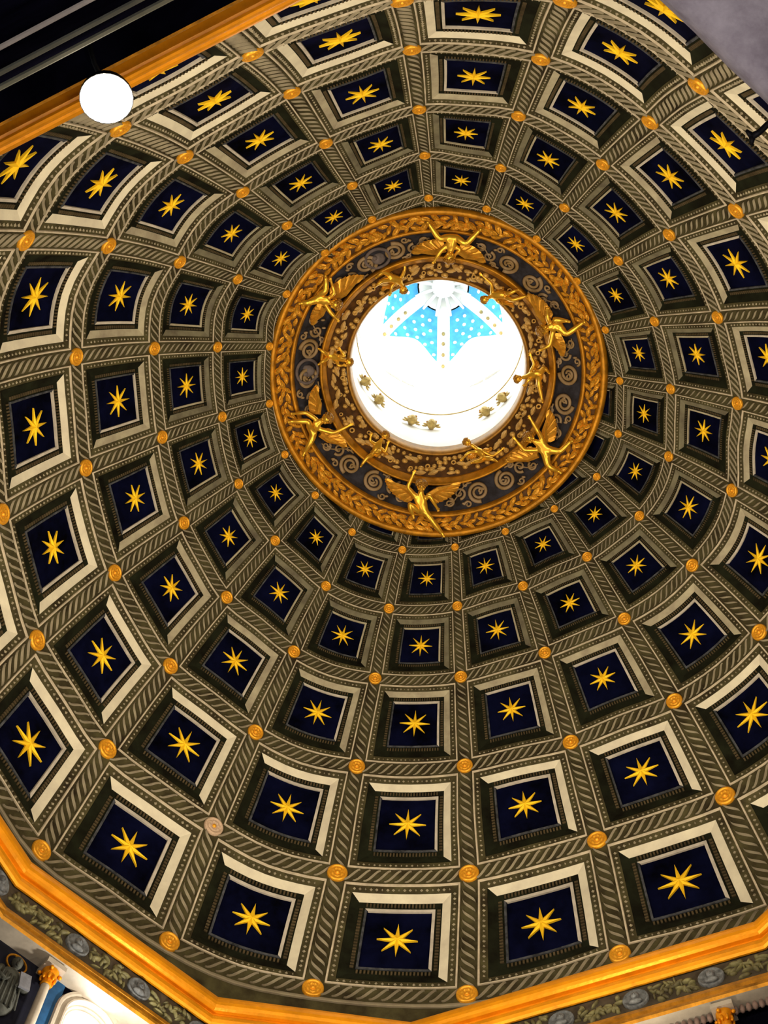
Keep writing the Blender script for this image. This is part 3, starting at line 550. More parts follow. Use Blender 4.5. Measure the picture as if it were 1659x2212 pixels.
def skin_body(j, k):
    """one continuous figure grown from a skeleton; k scales the limb radii"""
    V = []; E = []; Rr = []
    def add(p, r, parent=None):
        V.append(tuple(p)); Rr.append(r * k)
        if parent is not None: E.append((parent, len(V) - 1))
        return len(V) - 1
    g = {n: np.array(p) for n, p in j.items()}
    pel = add(g['pelvis'], .088); bel = add(g['pelvis'] * .5 + g['chest'] * .5, .092, pel); ch = add(g['chest'], .088, bel)
    nk = add(g['neck'], .042, ch); hd = add(g['neck'] * .45 + g['head'] * .55, .050, nk)
    for s in 'LR':
        p0 = g['a' + s + '0']; p1 = g['a' + s + '1']; p2 = g['a' + s + '2']
        a = add(p0, .044, ch); a = add((p0 + p1) / 2, .040, a); a = add(p1, .034, a); a = add((p1 + p2) / 2, .033, a); a = add(p2 * .9 + p1 * .1, .021, a)
        d = (p2 - p1) / (np.linalg.norm(p2 - p1) + 1e-9)
        a = add(p2 + d * .025, .024, a)
        side = np.cross(d, (0, 0, 1.0)); side /= np.linalg.norm(side) + 1e-9
        for q, ln in ((-1.2, .040), (-.4, .048), (.4, .046), (1.2, .036)):
            b = add(p2 + d * .045 + side * q * .014, .0085 / k ** .5, a); b = add(p2 + d * (.045 + ln * .5) + side * q * .017 + np.array((0, 0, -.006)), .008 / k ** .5, b); add(p2 + d * (.042 + ln) + side * q * .017 + np.array((0, 0, .004)), .007 / k ** .5, b)
        b = add(p2 + d * .02 + side * .028, .009 / k ** .5, a); add(p2 + d * .042 + side * .044, .008 / k ** .5, b)
        h0 = g['l' + s + '0']; h1 = g['l' + s + '1']; h2 = g['l' + s + '2']
        a = add(h0, .066, pel); a = add((h0 + h1) / 2, .062, a); a = add(h1, .047, a); a = add((h1 + h2) / 2, .046, a); a = add(h2, .027, a)
        d = h2 - h1; d /= np.linalg.norm(d) + 1e-9; toe = d * .5 + np.array((0, 0, -.75)); toe /= np.linalg.norm(toe)
        add(h2 + toe * .07 + d * .03, .021, a)
    me = bpy.data.meshes.new('skeleton'); me.from_pydata(V, E, []); o = bpy.data.objects.new('skeleton', me); C.objects.link(o)
    md = o.modifiers.new('skin', 'SKIN'); md.use_smooth_shade = True; md.branch_smoothing = 0.4
    for i, r in enumerate(Rr):
        d = me.skin_vertices[0].data[i]; d.radius = (r, r); d.use_root = (i == 0)
    sb = o.modifiers.new('sub', 'SUBSURF'); sb.levels = 1; sb.render_levels = 1
    dg = bpy.context.evaluated_depsgraph_get(); me2 = bpy.data.meshes.new_from_object(o.evaluated_get(dg))
    bpy.data.objects.remove(o); bpy.data.meshes.remove(me)
    return me2

def putto(name, j, k, label, group):
    root = empty(name, tuple(j['pelvis'])); tag(root, label, 'statue', group)
    me = skin_body(j, k)
    hc = np.array(j['head']); up = hc - np.array(j['neck']); up /= np.linalg.norm(up) + 1e-9
    face = np.array((0, 0, -1.0)) - up * (-up[2]); face += 0.0; face /= np.linalg.norm(face); face = face * .92 - up * .25; face /= np.linalg.norm(face)
    up = up - face * (up @ face); up /= np.linalg.norm(up); side = np.cross(up, face)
    hr = .082 * k
    # head with brow, nose, cheeks, chin, ears joined to the body mesh
    hb = MB(); hb.ball(hc, hr * .88, hr * .95, hr * 1.05, side, face, up, 16, 10)
    hb.ball(hc + face * hr * .93 - up * hr * .12, hr * .13, hr * .20, hr * .20, side, face, up, 8, 6)
    for s in (1, -1):
        hb.ball(hc + face * hr * .66 - up * hr * .32 + side * s * hr * .38, hr * .30, hr * .26, hr * .28, side, face, up, 8, 6)
        hb.ball(hc + face * hr * .84 + up * hr * .06 + side * s * hr * .32, hr * .12, hr * .08, hr * .09, side, face, up, 8, 5)
        hb.ball(hc + side * s * hr * .88 - up * hr * .05, hr * .10, hr * .17, hr * .22, side, face, up, 8, 5)
    hb.ball(hc + face * hr * .80 - up * hr * .48, hr * .20, hr * .12, hr * .07, side, face, up, 8, 5)
    hb.ball(hc + face * hr * .62 - up * hr * .74, hr * .30, hr * .26, hr * .22, side, face, up, 8, 6)
    bm = bmesh.new(); bm.from_mesh(me); tmp = bpy.data.meshes.new('t'); tmp.from_pydata(hb.v, [], hb.f); bm.from_mesh(tmp); bm.to_mesh(me); bm.free(); bpy.data.meshes.remove(tmp)
    me.materials.clear(); me.materials.append(M['putto']); me.polygons.foreach_set('use_smooth', [True] * len(me.polygons))
    body = bpy.data.objects.new('body', me); C.objects.link(body); fix_parent(body, root)
    # curls
    hm = MB(); r2 = random.Random(name + label)
    for i in range(60):
        a = r2.uniform(0, 2 * PI); e = r2.uniform(0.0, 1.0)
        d = up * (0.30 + 0.85 * e) + (face * (math.cos(a) * .75 - .25) + side * math.sin(a)) * (1.0 - 0.55 * e)
        d /= np.linalg.norm(d); s = hr * r2.uniform(.22, .34)
        hm.ball(hc + d * hr * .98, s, nu=6, nv=4)
    o = hm.build('hair', M['hair'], None, True); fix_parent(o, root)
    i = 0
    while f'w{i}r' in j:
        a = np.array(j[f'w{i}r']); b = np.array(j[f'w{i}t']); d = b - a; L = np.linalg.norm(d); d /= L
        nrm = np.array((0, 0, -1.0)); s = np.cross(d, nrm); s /= np.linalg.norm(s); nrm = np.cross(s, d)
        out = a + 0 * d - np.array(j['pelvis']); sg = 1 if s @ out < 0 else -1
        wm = MB()
        wm.tube([a, a + d * L * .35 - s * sg * L * .06, a + d * L * .75], [.05 * k, .045 * k, .02 * k], 6)
        for q in range(9):
            t = q / 8; p0 = a + d * L * (.06 + .62 * t); ang = math.radians(62 - 58 * t) * sg
            fd = d * math.cos(ang) + s * math.sin(ang); fl = L * (.34 + .10 * math.sin(PI * t)); fw = .036 * k * (1 + .5 * (1 - t)); fs = np.cross(fd, nrm)
            h = nrm * (.012 + .010 * (q % 2))
            pts = []
            for u_, w_ in ((0, .6), (.4, 1), (.8, .85), (1, .15)):
                c_ = p0 + fd * fl * u_
                pts += [c_ - fs * fw * w_ + h * .2, c_ + h * 1.6, c_ + fs * fw * w_ + h * .2, c_ - h * .6]
            F = []
            for z_ in range(3):
                for e in range(4): F.append((z_ * 4 + e, z_ * 4 + (e + 1) % 4, z_ * 4 + 4 + (e + 1) % 4, z_ * 4 + 4 + e))
            wm.add(pts, F)
        o = wm.build('wing', M['wing'], None, False, fixn=True); fix_parent(o, root); i += 1
    return root

BL = dict(
    T='gilded winged putto with spread legs on the ring side farthest up, above the lantern vault',
    LU='gilded winged putto beside a plum oval wreath, one arm stretched towards the oculus',
    LL='gilded winged putto with a long bent arm reaching in to the fruit garland',
    B='gilded winged putto with one raised arm and a bright leg hanging over the rim',
    RL='gilded winged putto leaning in with both arms curved around a dark hollow',
    RU='gilded winged putto with a bright forearm and leg before a black hollow')
BS = dict(
    TL='small putto at the oculus lip between the uppermost putto and the wreath side',
    TR='small putto at the oculus lip with bent forearm, dark head over the blue vault',
    L='small pale lit putto at the oculus lip beside the plain left moulding',
    R='small putto at the oculus lip with one white lit arm, right of the opening',
    BL='small orange gilded putto with dark head over the bright opening, lower left lip',
    BR='small putto with brightly lit white back on the lower right lip')
for n_, j_ in PUTTI['big'].items(): putto('putto', j_, 1.36, BL[n_], 'large putti on the oculus ring')
for n_, j_ in PUTTI['small'].items(): putto('putto', j_, 1.0, BS[n_], 'small putti at the oculus lip')

# ------------------------------------------------------------------ lantern above the oculus
LR = 1.93
def lp(r, az, z): return pol(r, az, z)
def grid_faces(nu, nv): return [(i * nu + k, i * nu + k + 1, (i + 1) * nu + k + 1, (i + 1) * nu + k) for i in range(nv - 1) for k in range(nu - 1)]
ZS, ZH = 34.9, 36.3      # sill and springing of the lantern windows
WH = 17.0                # half opening in degrees
walls = obj('wall_lantern', *lathe([(1.90, 31.30), (LR, 31.45), (LR, 33.9), (1.99 - .14, 34.0), (1.99 - .14, 34.08), (LR, 34.16), (LR, ZS), (LR + .28, ZS - .2)], 96), M['white'], smooth=False, kind='structure', label='white plastered lantern drum')
mb = MB()
for k in range(6):
    c0 = 30 + 60 * k
    # pier between windows
    A = np.linspace(c0 + WH, c0 + 60 - WH, 8); Z = np.linspace(ZS, 38.1, 8)
    mb.add([lp(LR, a, z) for z in Z for a in A], grid_faces(8, 8))
    # head wall over the arch
    n = 14
    lo = []; hi = []
    for a in np.linspace(-WH, WH, n): lo.append(lp(LR, c0 + a, ZH + 0.58 * math.sqrt(max(0, 1 - (a / WH) ** 2)))); hi.append(lp(LR, c0 + a, 38.1))
    mb.add(lo + hi, [(i, i + 1, n + i + 1, n + i) for i in range(n - 1)])
    # reveal
    path = [(-WH, ZS), (-WH, ZH)] + [(a, ZH + 0.58 * math.sqrt(max(0, 1 - (a / WH) ** 2))) for a in np.linspace(-WH, WH, n)] + [(WH, ZH), (WH, ZS)]
    a_ = [lp(LR, c0 + a, z) for a, z in path]; b_ = [lp(LR + 0.07, c0 + a * 1.03, z + .03 * (z > ZH)) for a, z in path]
    mb.add(a_ + b_, [(i, i + 1, len(path) + i + 1, len(path) + i) for i in range(len(path) - 1)])
o = mb.build('window_wall', M['white'], walls)
for k in range(6):
    c0 = 30 + 60 * k
    wroot = MB(); n = 12
    path = [(-WH, ZS), (-WH, ZH)] + [(a, ZH + 0.58 * math.sqrt(max(0, 1 - (a / WH) ** 2))) for a in np.linspace(-WH, WH, n)] + [(WH, ZH), (WH, ZS)]
    wroot.tube([lp(LR + 0.05, c0 + a, z) for a, z in path], 0.025, 4)
    wroot.tube([lp(LR + 0.05, c0, ZS), lp(LR + 0.05, c0, ZH + 0.58)], 0.02, 4)
    wo = wroot.build(f'window_{k + 1}', M['white'], None, kind='structure')
    ps = [(a, ZH + 0.58 * math.sqrt(max(0, 1 - (a / WH) ** 2))) for a in np.linspace(-WH, WH, n)]
    pv = [lp(LR + .05, c0 + a, ZS) for a, z in ps] + [lp(LR + .05, c0 + a, z) for a, z in ps]
    obj('pane', pv, [(q, q + 1, n + q + 1, n + q) for q in range(n - 1)], M['glass'], wo)
# vault: six blue fields between white ribs over white lunettes
ZV, HV, RV = 36.2, 3.45, 1.95
def vr(z): return RV * math.sqrt(max(0.0, 1 - ((z - ZV) / HV) ** 2))
lant = empty('ceiling_lantern', (AX[0], AX[1], 38)); lant['kind'] = 'structure'; lant['label'] = 'small lantern vault with six blue starry fields between white ribs'
star_me = None
def zlow(a): return 37.95 + 0.66 * math.sin(PI * min(1, max(0, (a + 26) / 52)))
def lpart(o): fix_parent(o, lant); return o
mb = MB(); mb.ball((0, 0, 0), 1, 1, .35, nu=8, nv=4); so = mb.build('star', M['wstar'], None, True); lstar_me = so.data; bpy.data.objects.remove(so)
for k in range(6):
    c0 = 30 + 60 * k
    nA, nZ = 14, 10; v = []
    for t in np.linspace(0, 1, nZ):
        for a in np.linspace(-26, 26, nA):
            z0 = zlow(a); z = z0 + (39.45 - z0) * t; v.append(lp(vr(z), c0 + a, z))
    fld = lpart(obj('blue_field', v, grid_faces(nA, nZ), M['sky'], None, True, label='sky blue vault field strewn with white stars'))
    v = []
    for t in np.linspace(0, 1, 6):
        for a in np.linspace(-26, 26, nA):
            z0 = zlow(a); z = 36.9 + (z0 - 36.9) * t; v.append(lp(vr(z) + 0.02, c0 + a, z))
    lpart(obj('lunette', v, grid_faces(nA, 6), M['white'], None, True))
    # archivolt edging the field
    mb = MB(); mb.tube([lp(vr(zlow(a)) - 0.01, c0 + a, zlow(a)) for a in np.linspace(-26, 26, 18)], 0.035, 5); lpart(mb.build('archivolt', M['white'], None, True))
    # rib
    v = []; Zr = np.concatenate([np.linspace(36.9, 39.3, 12), [39.48]])
    for z in np.concatenate([[36.82], Zr]):
        for a, dr in ((-5.5, 0), (-4.0, .07), (0, .10), (4.0, .07), (5.5, 0)):
            dr = 0 if z < 36.85 else dr; q = vr(z) + (.05 if z < 36.85 else 0); wd_ = a * (RV / max(q, .55)) * .85; v.append(lp(q - dr, c0 + 30 + wd_, z))
    lpart(obj('vault_rib', v, grid_faces(5, len(Zr) + 1), M['white'], None, True))
    # gold leaves on the rib
    mb = MB()
    for z in (37.7, 38.2, 38.6, 38.9):
        mb.ball(lp(vr(z) - .12, c0 + 30, z), .05, .05, .10, nu=6, nv=4)
    lpart(mb.build('rib_ornament', M['oldgold'], None, True))
    bpy.context.view_layer.update()
    for row, (t, ns) in enumerate(((.16, 5), (.42, 4), (.66, 3), (.88, 2))):
        for i in range(ns):
            a = (i - (ns - 1) / 2) * (10.5 + 1.0 * row)
            z0 = zlow(a); z = z0 + (39.35 - z0) * t; p = lp(vr(z) - .01, c0 + a, z); n = Vector((AX[0] - p[0], AX[1] - p[1], 37.0 - p[2])).normalized()
            o = share('vault_star', lstar_me, Matrix.Translation(Vector(p)) @ n.to_track_quat('Z', 'Y').to_matrix().to_4x4() @ Matrix.Diagonal((.050, .050, .050, 1)), lant)
mb = MB()
for k in range(12):
    a = 30 * k; pts = [lp(.72, a + 15, 39.16), lp(.5, a + 15, 39.33), lp(.15, a + 15, 39.42)]
    mb.tube(pts, [.03, .055, .04], 5)
mb.ball((AX[0], AX[1], 39.40), .30, .30, .14, nu=12, nv=6)
lpart(mb.build('apex_rosette', M['white'], None, True, label='white rayed rosette at the crown of the lantern vault'))
v, f = lathe([(.62, 39.43), (.4, 39.55), (.02, 39.62)], 24); lpart(obj('crown_cap', v, f, M['white'], None, True))
v, f = lathe([(2.4, 36.0), (2.4, 39.0), (1.2, 40.2), (.02, 40.3)], 36)
cap = lpart(obj('outer_cap', [p if p[2] > 36.85 or True else p for p in v][36:], [tuple(i - 36 for i in q) for q in f if min(q) >= 36], M['shell']))
v, f = lathe([(LR + .02, ZH + .66), (2.15, ZH + .9), (2.4, 39.0)], 48); lpart(obj('outer_drum', v, f, M['shell']))
# roof outside, closing the dome shell to the lantern foot
obj('roof', *lathe([(LR + .3, ZS - .22), (LR + .3, 31.0)], 48), M['shell'], kind='structure')
obj('roof', *lathe([(LR + .3, 31.45), (4.6, 31.45), (4.6, 30.4), (6.6, 28.6), (8.3, 25.5), (8.95, 22.5), (8.95, 20.6), (8.45, 20.3)], 48), M['shell'], kind='structure')
# gold line of the lantern cornice
mb = MB(); mb.tube([lp(1.845, a, 34.03) for a in np.linspace(0, 360, 97)], .018, 5, cap=False); lo_ = mb.build('gilded_line', M['oldgold'], walls, True)

HEADS = [(-63, 'golden cherub head at the lantern foot, uppermost of the left hand pair'), (-47, 'golden cherub head at the lantern foot, lower of the left hand pair'),
         (-20, 'dark cherub head at the lantern foot, left one of the bottom pair'), (-6, 'bright golden cherub head at the lantern foot, right one of the bottom pair'),
         (33, 'golden cherub head at the lantern foot, lower of the right hand pair'), (48, 'golden cherub head at the lantern foot, upper of the right hand pair')]
for az, lab in HEADS:
    c = lp(1.80, az, 33.1); rt = empty('cherub_head', tuple(c)); tag(rt, lab, 'ornament', 'cherub heads inside the lantern')
    a = math.radians(az); face = np.array((-math.sin(a), -math.cos(a), -.5)); face /= np.linalg.norm(face); side = np.array((math.cos(a), -math.sin(a), 0)); up = np.cross(face, side); up = up if up[2] > 0 else -up
    hb = MB(); hr = .115
    hb.ball(c, hr * .9, hr, hr * 1.05, side, face, up, 12, 8); hb.ball(c + face * hr * .95 - up * hr * .1, hr * .15, hr * .2, hr * .2, side, face, up, 8, 5)
    for s in (1, -1): hb.ball(c + face * hr * .65 - up * hr * .35 + side * s * hr * .4, hr * .3, hr * .25, hr * .28, side, face, up, 8, 5)
    hb.ball(c - face * hr * .9, hr * .5, hr, hr * .6, side, face, up, 8, 5)
    o = hb.build('face', M['oldgold'], None, True); fix_parent(o, rt)
    hm = MB(); r2 = random.Random(az)
    for i in range(16):
        d = up * r2.uniform(.1, 1) + side * r2.uniform(-1, 1) - face * r2.uniform(-.2, .8); d /= np.linalg.norm(d); hm.ball(c + d * hr, hr * .26, nu=6, nv=4)
    o = hm.build('hair', M['hair'], None, True); fix_parent(o, rt)
    for s in (1, -1):
        wm = MB()
        for q in range(3):
            d = side * s * math.cos(.5 * q) + up * math.sin(.5 * q) * .8; p = c - face * .03 + d * hr * .8 - up * .04
            wm.ball(p + d * .055, .07, .03, .018, d, np.cross(d, face), face, 6, 4)
        o = wm.build('wing', M['oldgold'], None, True); fix_parent(o, rt)

# ------------------------------------------------------------------ cornice, frieze and gallery around the foot of the dome
SIDES = [(-63.78, 7.60), (-41.32, 7.621), (-7.94, 7.54), (19.96, 6.942), (50, 7.25), (80, 7.45), (110, 7.5), (142, 7.75), (173, 7.85), (204.65, 7.484), (236, 7.85), (266, 7.75)]
NS = len(SIDES)
def nrm2(a): a = math.radians(a); return np.array([math.sin(a), math.cos(a)])
EXTRA = {9: 0.20}
def poly(dd, extra=False):
    """corner i lies between side i-1 and side i, the sides pushed out by dd"""
    out = []
    for i in range(NS):
        (a0, d0), (a1, d1) = SIDES[i - 1], SIDES[i]
        A = np.array([nrm2(a0), nrm2(a1)]); out.append(np.linalg.solve(A, np.array([d0 + dd + (EXTRA.get((i - 1) % NS, 0) if extra else 0), d1 + dd + (EXTRA.get(i, 0) if extra else 0)])))
    return out
def sweep(name, prof, m, kind='structure', label=None, smooth=False, extra=False):
    v = []; f = []
    for dd, z in prof:
        for p in poly(dd, extra): v.append((p[0], p[1], z))
    for i in range(len(prof) - 1):
        for k in range(NS): f.append((i * NS + k, i * NS + (k + 1) % NS, (i + 1) * NS + (k + 1) % NS, (i + 1) * NS + k))
    o = obj(name, v, f, m, None, smooth, kind, label); recalc(o); return o
ZL = 20.40
sweep('trim_1', [(0.9, ZL + .02), (0.05, ZL), (0.012, ZL - .015), (-0.0, ZL - .07), (0.0, ZL - .14), (0.015, ZL - .19), (0.04, ZL - .235), (0.08, ZL - .255), (0.14, ZL - .26), (0.15, ZL - .31)], M['gold'], label='upper gilded torus of the cornice')
sweep('trim_2', [(0.15, ZL - .31), (0.14, ZL - .355), (0.10, ZL - .36), (0.08, ZL - .38), (0.07, ZL - .40), (0.075, ZL - .46), (0.10, ZL - .51), (0.13, ZL - .545), (0.16, ZL - .54), (0.20, ZL - .49), (0.45, ZL - .45)], M['gold'], label='lower gilded torus of the cornice')
frz = sweep('trim_3', [(0.19, ZL - .47), (0.19, ZL - 1.06)], M['reliefbed'], label='brown relief frieze with grey head medallions under the cornice', extra=True)
sweep('trim_4', [(0.19, ZL - 1.05), (0.15, ZL - 1.07), (0.11, ZL - 1.12), (0.10, ZL - 1.20), (0.14, ZL - 1.23), (0.12, ZL - 1.27), (0.07, ZL - 1.32), (0.07, ZL - 1.38), (0.10, ZL - 1.42)], M['ring'], label='dull gilded moulding under the relief frieze', extra=True)
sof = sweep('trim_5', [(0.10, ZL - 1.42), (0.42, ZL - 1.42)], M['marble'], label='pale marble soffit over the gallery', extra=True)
sof.data.materials.append(M['wall']); sof.data.polygons[9].material_index = 1      # shade on the camera's own side put into the soffit's colour

def sidept(i, s, dd, z):
    a, d = SIDES[i]; n = nrm2(a); t = np.array([n[1], -n[0]]); p = n * (d + dd) + t * s
    return np.array([p[0], p[1], z])
def side_range(i, dd):
    P = poly(dd); a, d = SIDES[i]; n = nrm2(a); t = np.array([n[1], -n[0]])
    x = sorted((P[i] @ t, P[(i + 1) % NS] @ t)); return x
def side_axes(i):
    a, d = SIDES[i]; n = nrm2(a); return np.array([n[1], -n[0], 0]), np.array([-n[0], -n[1], 0]), np.array([0, 0, 1.0])   # along, inward, up
# frieze relief: medallions with heads, leaf sprays between
rr_ = random.Random(11)
for i in range(NS):
    lo, hi = side_range(i, 0.19); T, IN, UP = side_axes(i)
    first = {1: -1.40, 3: 0.44 - 1.13 * 3}.get(i, (lo + hi) / 2 - 1.15 * 1.5)
    pos = [s for s in [first + 1.15 * q for q in range(-1, 7)] if lo + .12 < s < hi - .12]
    if i in (4, 5, 6, 8, 9, 10): pos = pos[:0]
    for s in pos:
        c = sidept(i, s, 0.19 + EXTRA.get(i, 0), ZL - .80)
        mb = MB(); v = []; n = 20
        pr = [(0.20, 0.0), (0.20, .04), (.185, .055), (.17, .04), (.12, .04), (0.001, .04)]
        vv = []; ff = []
        for r, h in pr:
            for k in range(n): a = 2 * PI * k / n; vv.append(c + T * r * math.cos(a) + UP * r * math.sin(a) + IN * h)
        for q in range(len(pr) - 1):
            for k in range(n): ff.append((q * n + k, q * n + (k + 1) % n, (q + 1) * n + (k + 1) % n, (q + 1) * n + k))
        md = obj('medallion', vv, ff, M['medal'], frz, True)
        mb = MB(); hc = c + IN * .06 + UP * .01
        mb.ball(hc, .062, .06, .08, T, IN, UP, 10, 7); mb.ball(hc + IN * .055 - UP * .01, .014, .025, .022, T, IN, UP, 6, 4); mb.ball(hc - UP * .11, .11, .05, .05, T, IN, UP, 10, 5); mb.ball(hc + UP * .045 - IN * .01, .07, .06, .055, T, IN, UP, 8, 5)
        mb.build('head', M['medal'], md, True)
    mb = MB(); s = lo + .05
    while s < hi - .05:
        if i != 9 and all(abs(s - q) > .24 for q in pos):
            c = sidept(i, s, 0.185 + EXTRA.get(i, 0), ZL - .80 + rr_.uniform(-.17, .17)); an = rr_.uniform(0, 2 * PI); d = T * math.cos(an) + UP * math.sin(an)
            mb.ball(c, rr_.uniform(.05, .12), rr_.uniform(.02, .045), rr_.uniform(.03, .07), d, np.cross(d, IN), IN, 6, 4)
        s += .022
    if mb.v: mb.build('foliage_relief', M['relief'], frz, True, kind='stuff')

# gallery walls below, one per side
def wall_panel(i, s0, s1, z0, z1, dd, m):
    return [sidept(i, s0, dd, z0), sidept(i, s1, dd, z0), sidept(i, s1, dd, z1), sidept(i, s0, dd, z1)]
NAMES = ['west', 'southwest', 'south', 'southeast', 'east', 'east_upper', 'northeast', 'north', 'north_upper', 'northwest', 'west_lower', 'west_upper']
WIN = (.02, .88, 18.965)       # window opening on the second side: left, right, crown
for i in range(NS):
    dd = .60 if i == 9 else .41
    lo, hi = side_range(i, dd); lo -= .12; hi += .12
    T, IN, UP = side_axes(i); mb = MB()
    if i == 1:
        wl, wr, wc = WIN; zs = wc - (wr - wl) / 2
        for s0, s1, z0, z1 in ((lo, wl, -1.6, 19.05), (wr, hi, -1.6, 19.05), (wl, wr, -1.6, 17.0)): mb.add(wall_panel(i, s0, s1, z0, z1, dd, None), [(0, 1, 2, 3)])
        n = 14; cx = (wl + wr) / 2; R = (wr - wl) / 2
        arc = [(cx - R * math.cos(PI * q / (n - 1)), zs + R * math.sin(PI * q / (n - 1))) for q in range(n)]
        mb.add([sidept(i, s, dd, z) for s, z in arc] + [sidept(i, s, dd, 19.05) for s, z in arc], [(q, q + 1, n + q + 1, n + q) for q in range(n - 1)])
    else:
        mb.add(wall_panel(i, lo, hi, -1.6, 19.05, dd, None), [(0, 1, 2, 3)])
        if i == 9:
            mb.add([sidept(i, lo, .40, 18.975), sidept(i, hi, .40, 18.975), sidept(i, hi, dd + .02, 18.975), sidept(i, lo, dd + .02, 18.975)], [(0, 1, 2, 3)])
    wl_o = mb.build('wall_' + NAMES[i], M['wall'], None, kind='structure')
    if i == 9:
        for z, h, dp, m in ((17.6, .07, .06, 'greymould'), (15.7, .05, .05, 'greymould'), (13.2, .025, .04, 'marble')):
            mb = MB(); prof = [(0, h), (-dp * .6, h * .9), (-dp, h * .4), (-dp * .9, -h * .2), (-dp * .4, -h), (0, -h)]
            v = []; f = []
            for s in (lo, hi):
                for d_, z_ in prof: v.append(sidept(i, s, dd + d_, z + z_))
            k = len(prof); f = [(q, q + 1, k + q + 1, k + q) for q in range(k - 1)]
            mb.add(v, f); mb.build('string_course', M[m], wl_o, fixn=True)
# window with splayed, moulded arch on the southwest side
i = 1; T, IN, UP = side_axes(i); wl, wr, wc = WIN; cx = (wl + wr) / 2; R = (wr - wl) / 2; zs = wc - R
def arch_path(r, zb=16.5, n=16): return [(cx - r, zb)] + [(cx - r * math.cos(PI * q / (n - 1)), zs + r * math.sin(PI * q / (n - 1))) for q in range(n)] + [(cx + r, zb)]
rings = [(R + .17, .40), (R + .15, .36), (R + .11, .36), (R + .09, .40), (R + .05, .40), (R + .03, .36), (R + .005, .36), (R - .01, .46), (R - .03, .46), (R - .05, .50), (R - .07, .50), (R - .075, .56)]
v = []; f = []; L_ = 18
for r, dd in rings:
    for s, z in arch_path(r): v.append(sidept(i, s, dd, z))
for q in range(len(rings) - 1):
    for k in range(L_ - 1): f.append((q * L_ + k, q * L_ + k + 1, (q + 1) * L_ + k + 1, (q + 1) * L_ + k))
w7 = obj('window_7', v, f, M['marble'], None, False, 'structure', 'arched gallery window with stepped grey mouldings and blown out daylight'); recalc(w7)
pv = [sidept(i, s, .55, z) for s, z in arch_path(R - .075)]
obj('pane', pv, [tuple(range(len(pv)))], M['glass'], w7)
# blue wall field beside the window and the dark niche
obj('wall_niche', [sidept(i, -.40, .405, 16.5), sidept(i, wl - .17 + .04, .405, 16.5), sidept(i, wl - .17 + .04, .405, 18.98), sidept(i, -.40, .405, 18.98)], [(0, 1, 2, 3)], M['bluewall'], kind='structure')
obj('wall_niche', [sidept(i, -1.62, .405, 16.5), sidept(i, -.45, .405, 16.5), sidept(i, -.45, .405, 18.98), sidept(i, -1.62, .405, 18.98)], [(0, 1, 2, 3)], mat('night_blue_niche', (0.004, 0.005, 0.016), .9, var=.5, scale=2), kind='structure')

def column(i, s, dd, lab, grp):
    T, IN, UP = side_axes(i); c = sidept(i, s, dd, 16.4); rt = empty('colonnette', tuple(c)); tag(rt, lab, 'column', grp)
    def P(x, y, z): return c + T * x + IN * y + UP * z
    def lat(prof, n=14):
        v = []; f = []
        for r, h in prof:
            for k in range(n): a = 2 * PI * k / n; v.append(P(r * math.cos(a), r * math.sin(a), h))
        for q in range(len(prof) - 1):
            for k in range(n): f.append((q * n + k, q * n + (k + 1) % n, (q + 1) * n + (k + 1) % n, (q + 1) * n + k))
        return v, f
    o = obj('shaft', *lat([(.075, 0), (.073, 1.0), (.066, 2.12)]), M['marble'], None, True); fix_parent(o, rt)
    o = obj('capital', *lat([(.070, 2.12), (.085, 2.14), (.072, 2.17), (.08, 2.26), (.105, 2.36), (.13, 2.40), (.13, 2.43)]), M['gold'], None, True); fix_parent(o, rt); mb = MB()
    for k in range(8):
        a = 2 * PI * k / 8 + .39; d = T * math.cos(a) + IN * math.sin(a)
        mb.ball(P(.10 * math.cos(a), .10 * math.sin(a), 2.27), .03, .028, .065, np.cross(UP, d), d, UP, 6, 4)
        if k % 2 == 0: mb.ball(P(.15 * math.cos(a), .15 * math.sin(a), 2.38), .035, .035, .035, nu=6, nv=4)
    m2 = mb.build('acanthus', M['gold'], None, True); fix_parent(m2, rt)
    mb = MB(); mb.box(P(0, 0, 2.48), T * .16, IN * .16, UP * .045); mb.box(P(0, 0, 2.545), T * .13, IN * .13, UP * .025); o = mb.build('abacus', M['marble'], None); fix_parent(o, rt)
column(1, -.44, .26, 'slim pale colonnette with gilded capital left of the bright window', 'gallery colonnettes')
column(3, 1.70, .26, 'gallery colonnette with gilded capital under the lower right frieze', 'gallery colonnettes')
column(1, 1.35, .26, 'gallery colonnette right of the bright window, mostly below the picture edge', 'gallery colonnettes')
# scalloped band under the soffit of the southeast side
mb = MB(); lo, hi = side_range(3, .30); T, IN, UP = side_axes(3); s = lo
while s < hi:
    c = sidept(3, s, .30, ZL - 1.50); mb.ball(c, .045, .05, .085, T, IN, UP, 8, 5); s += .095
o = mb.build('trim_6', mat('rose_grey_stone', (.22, .15, .13), .8, var=.4, scale=5), None, True, 'stuff'); o['kind'] = 'structure'

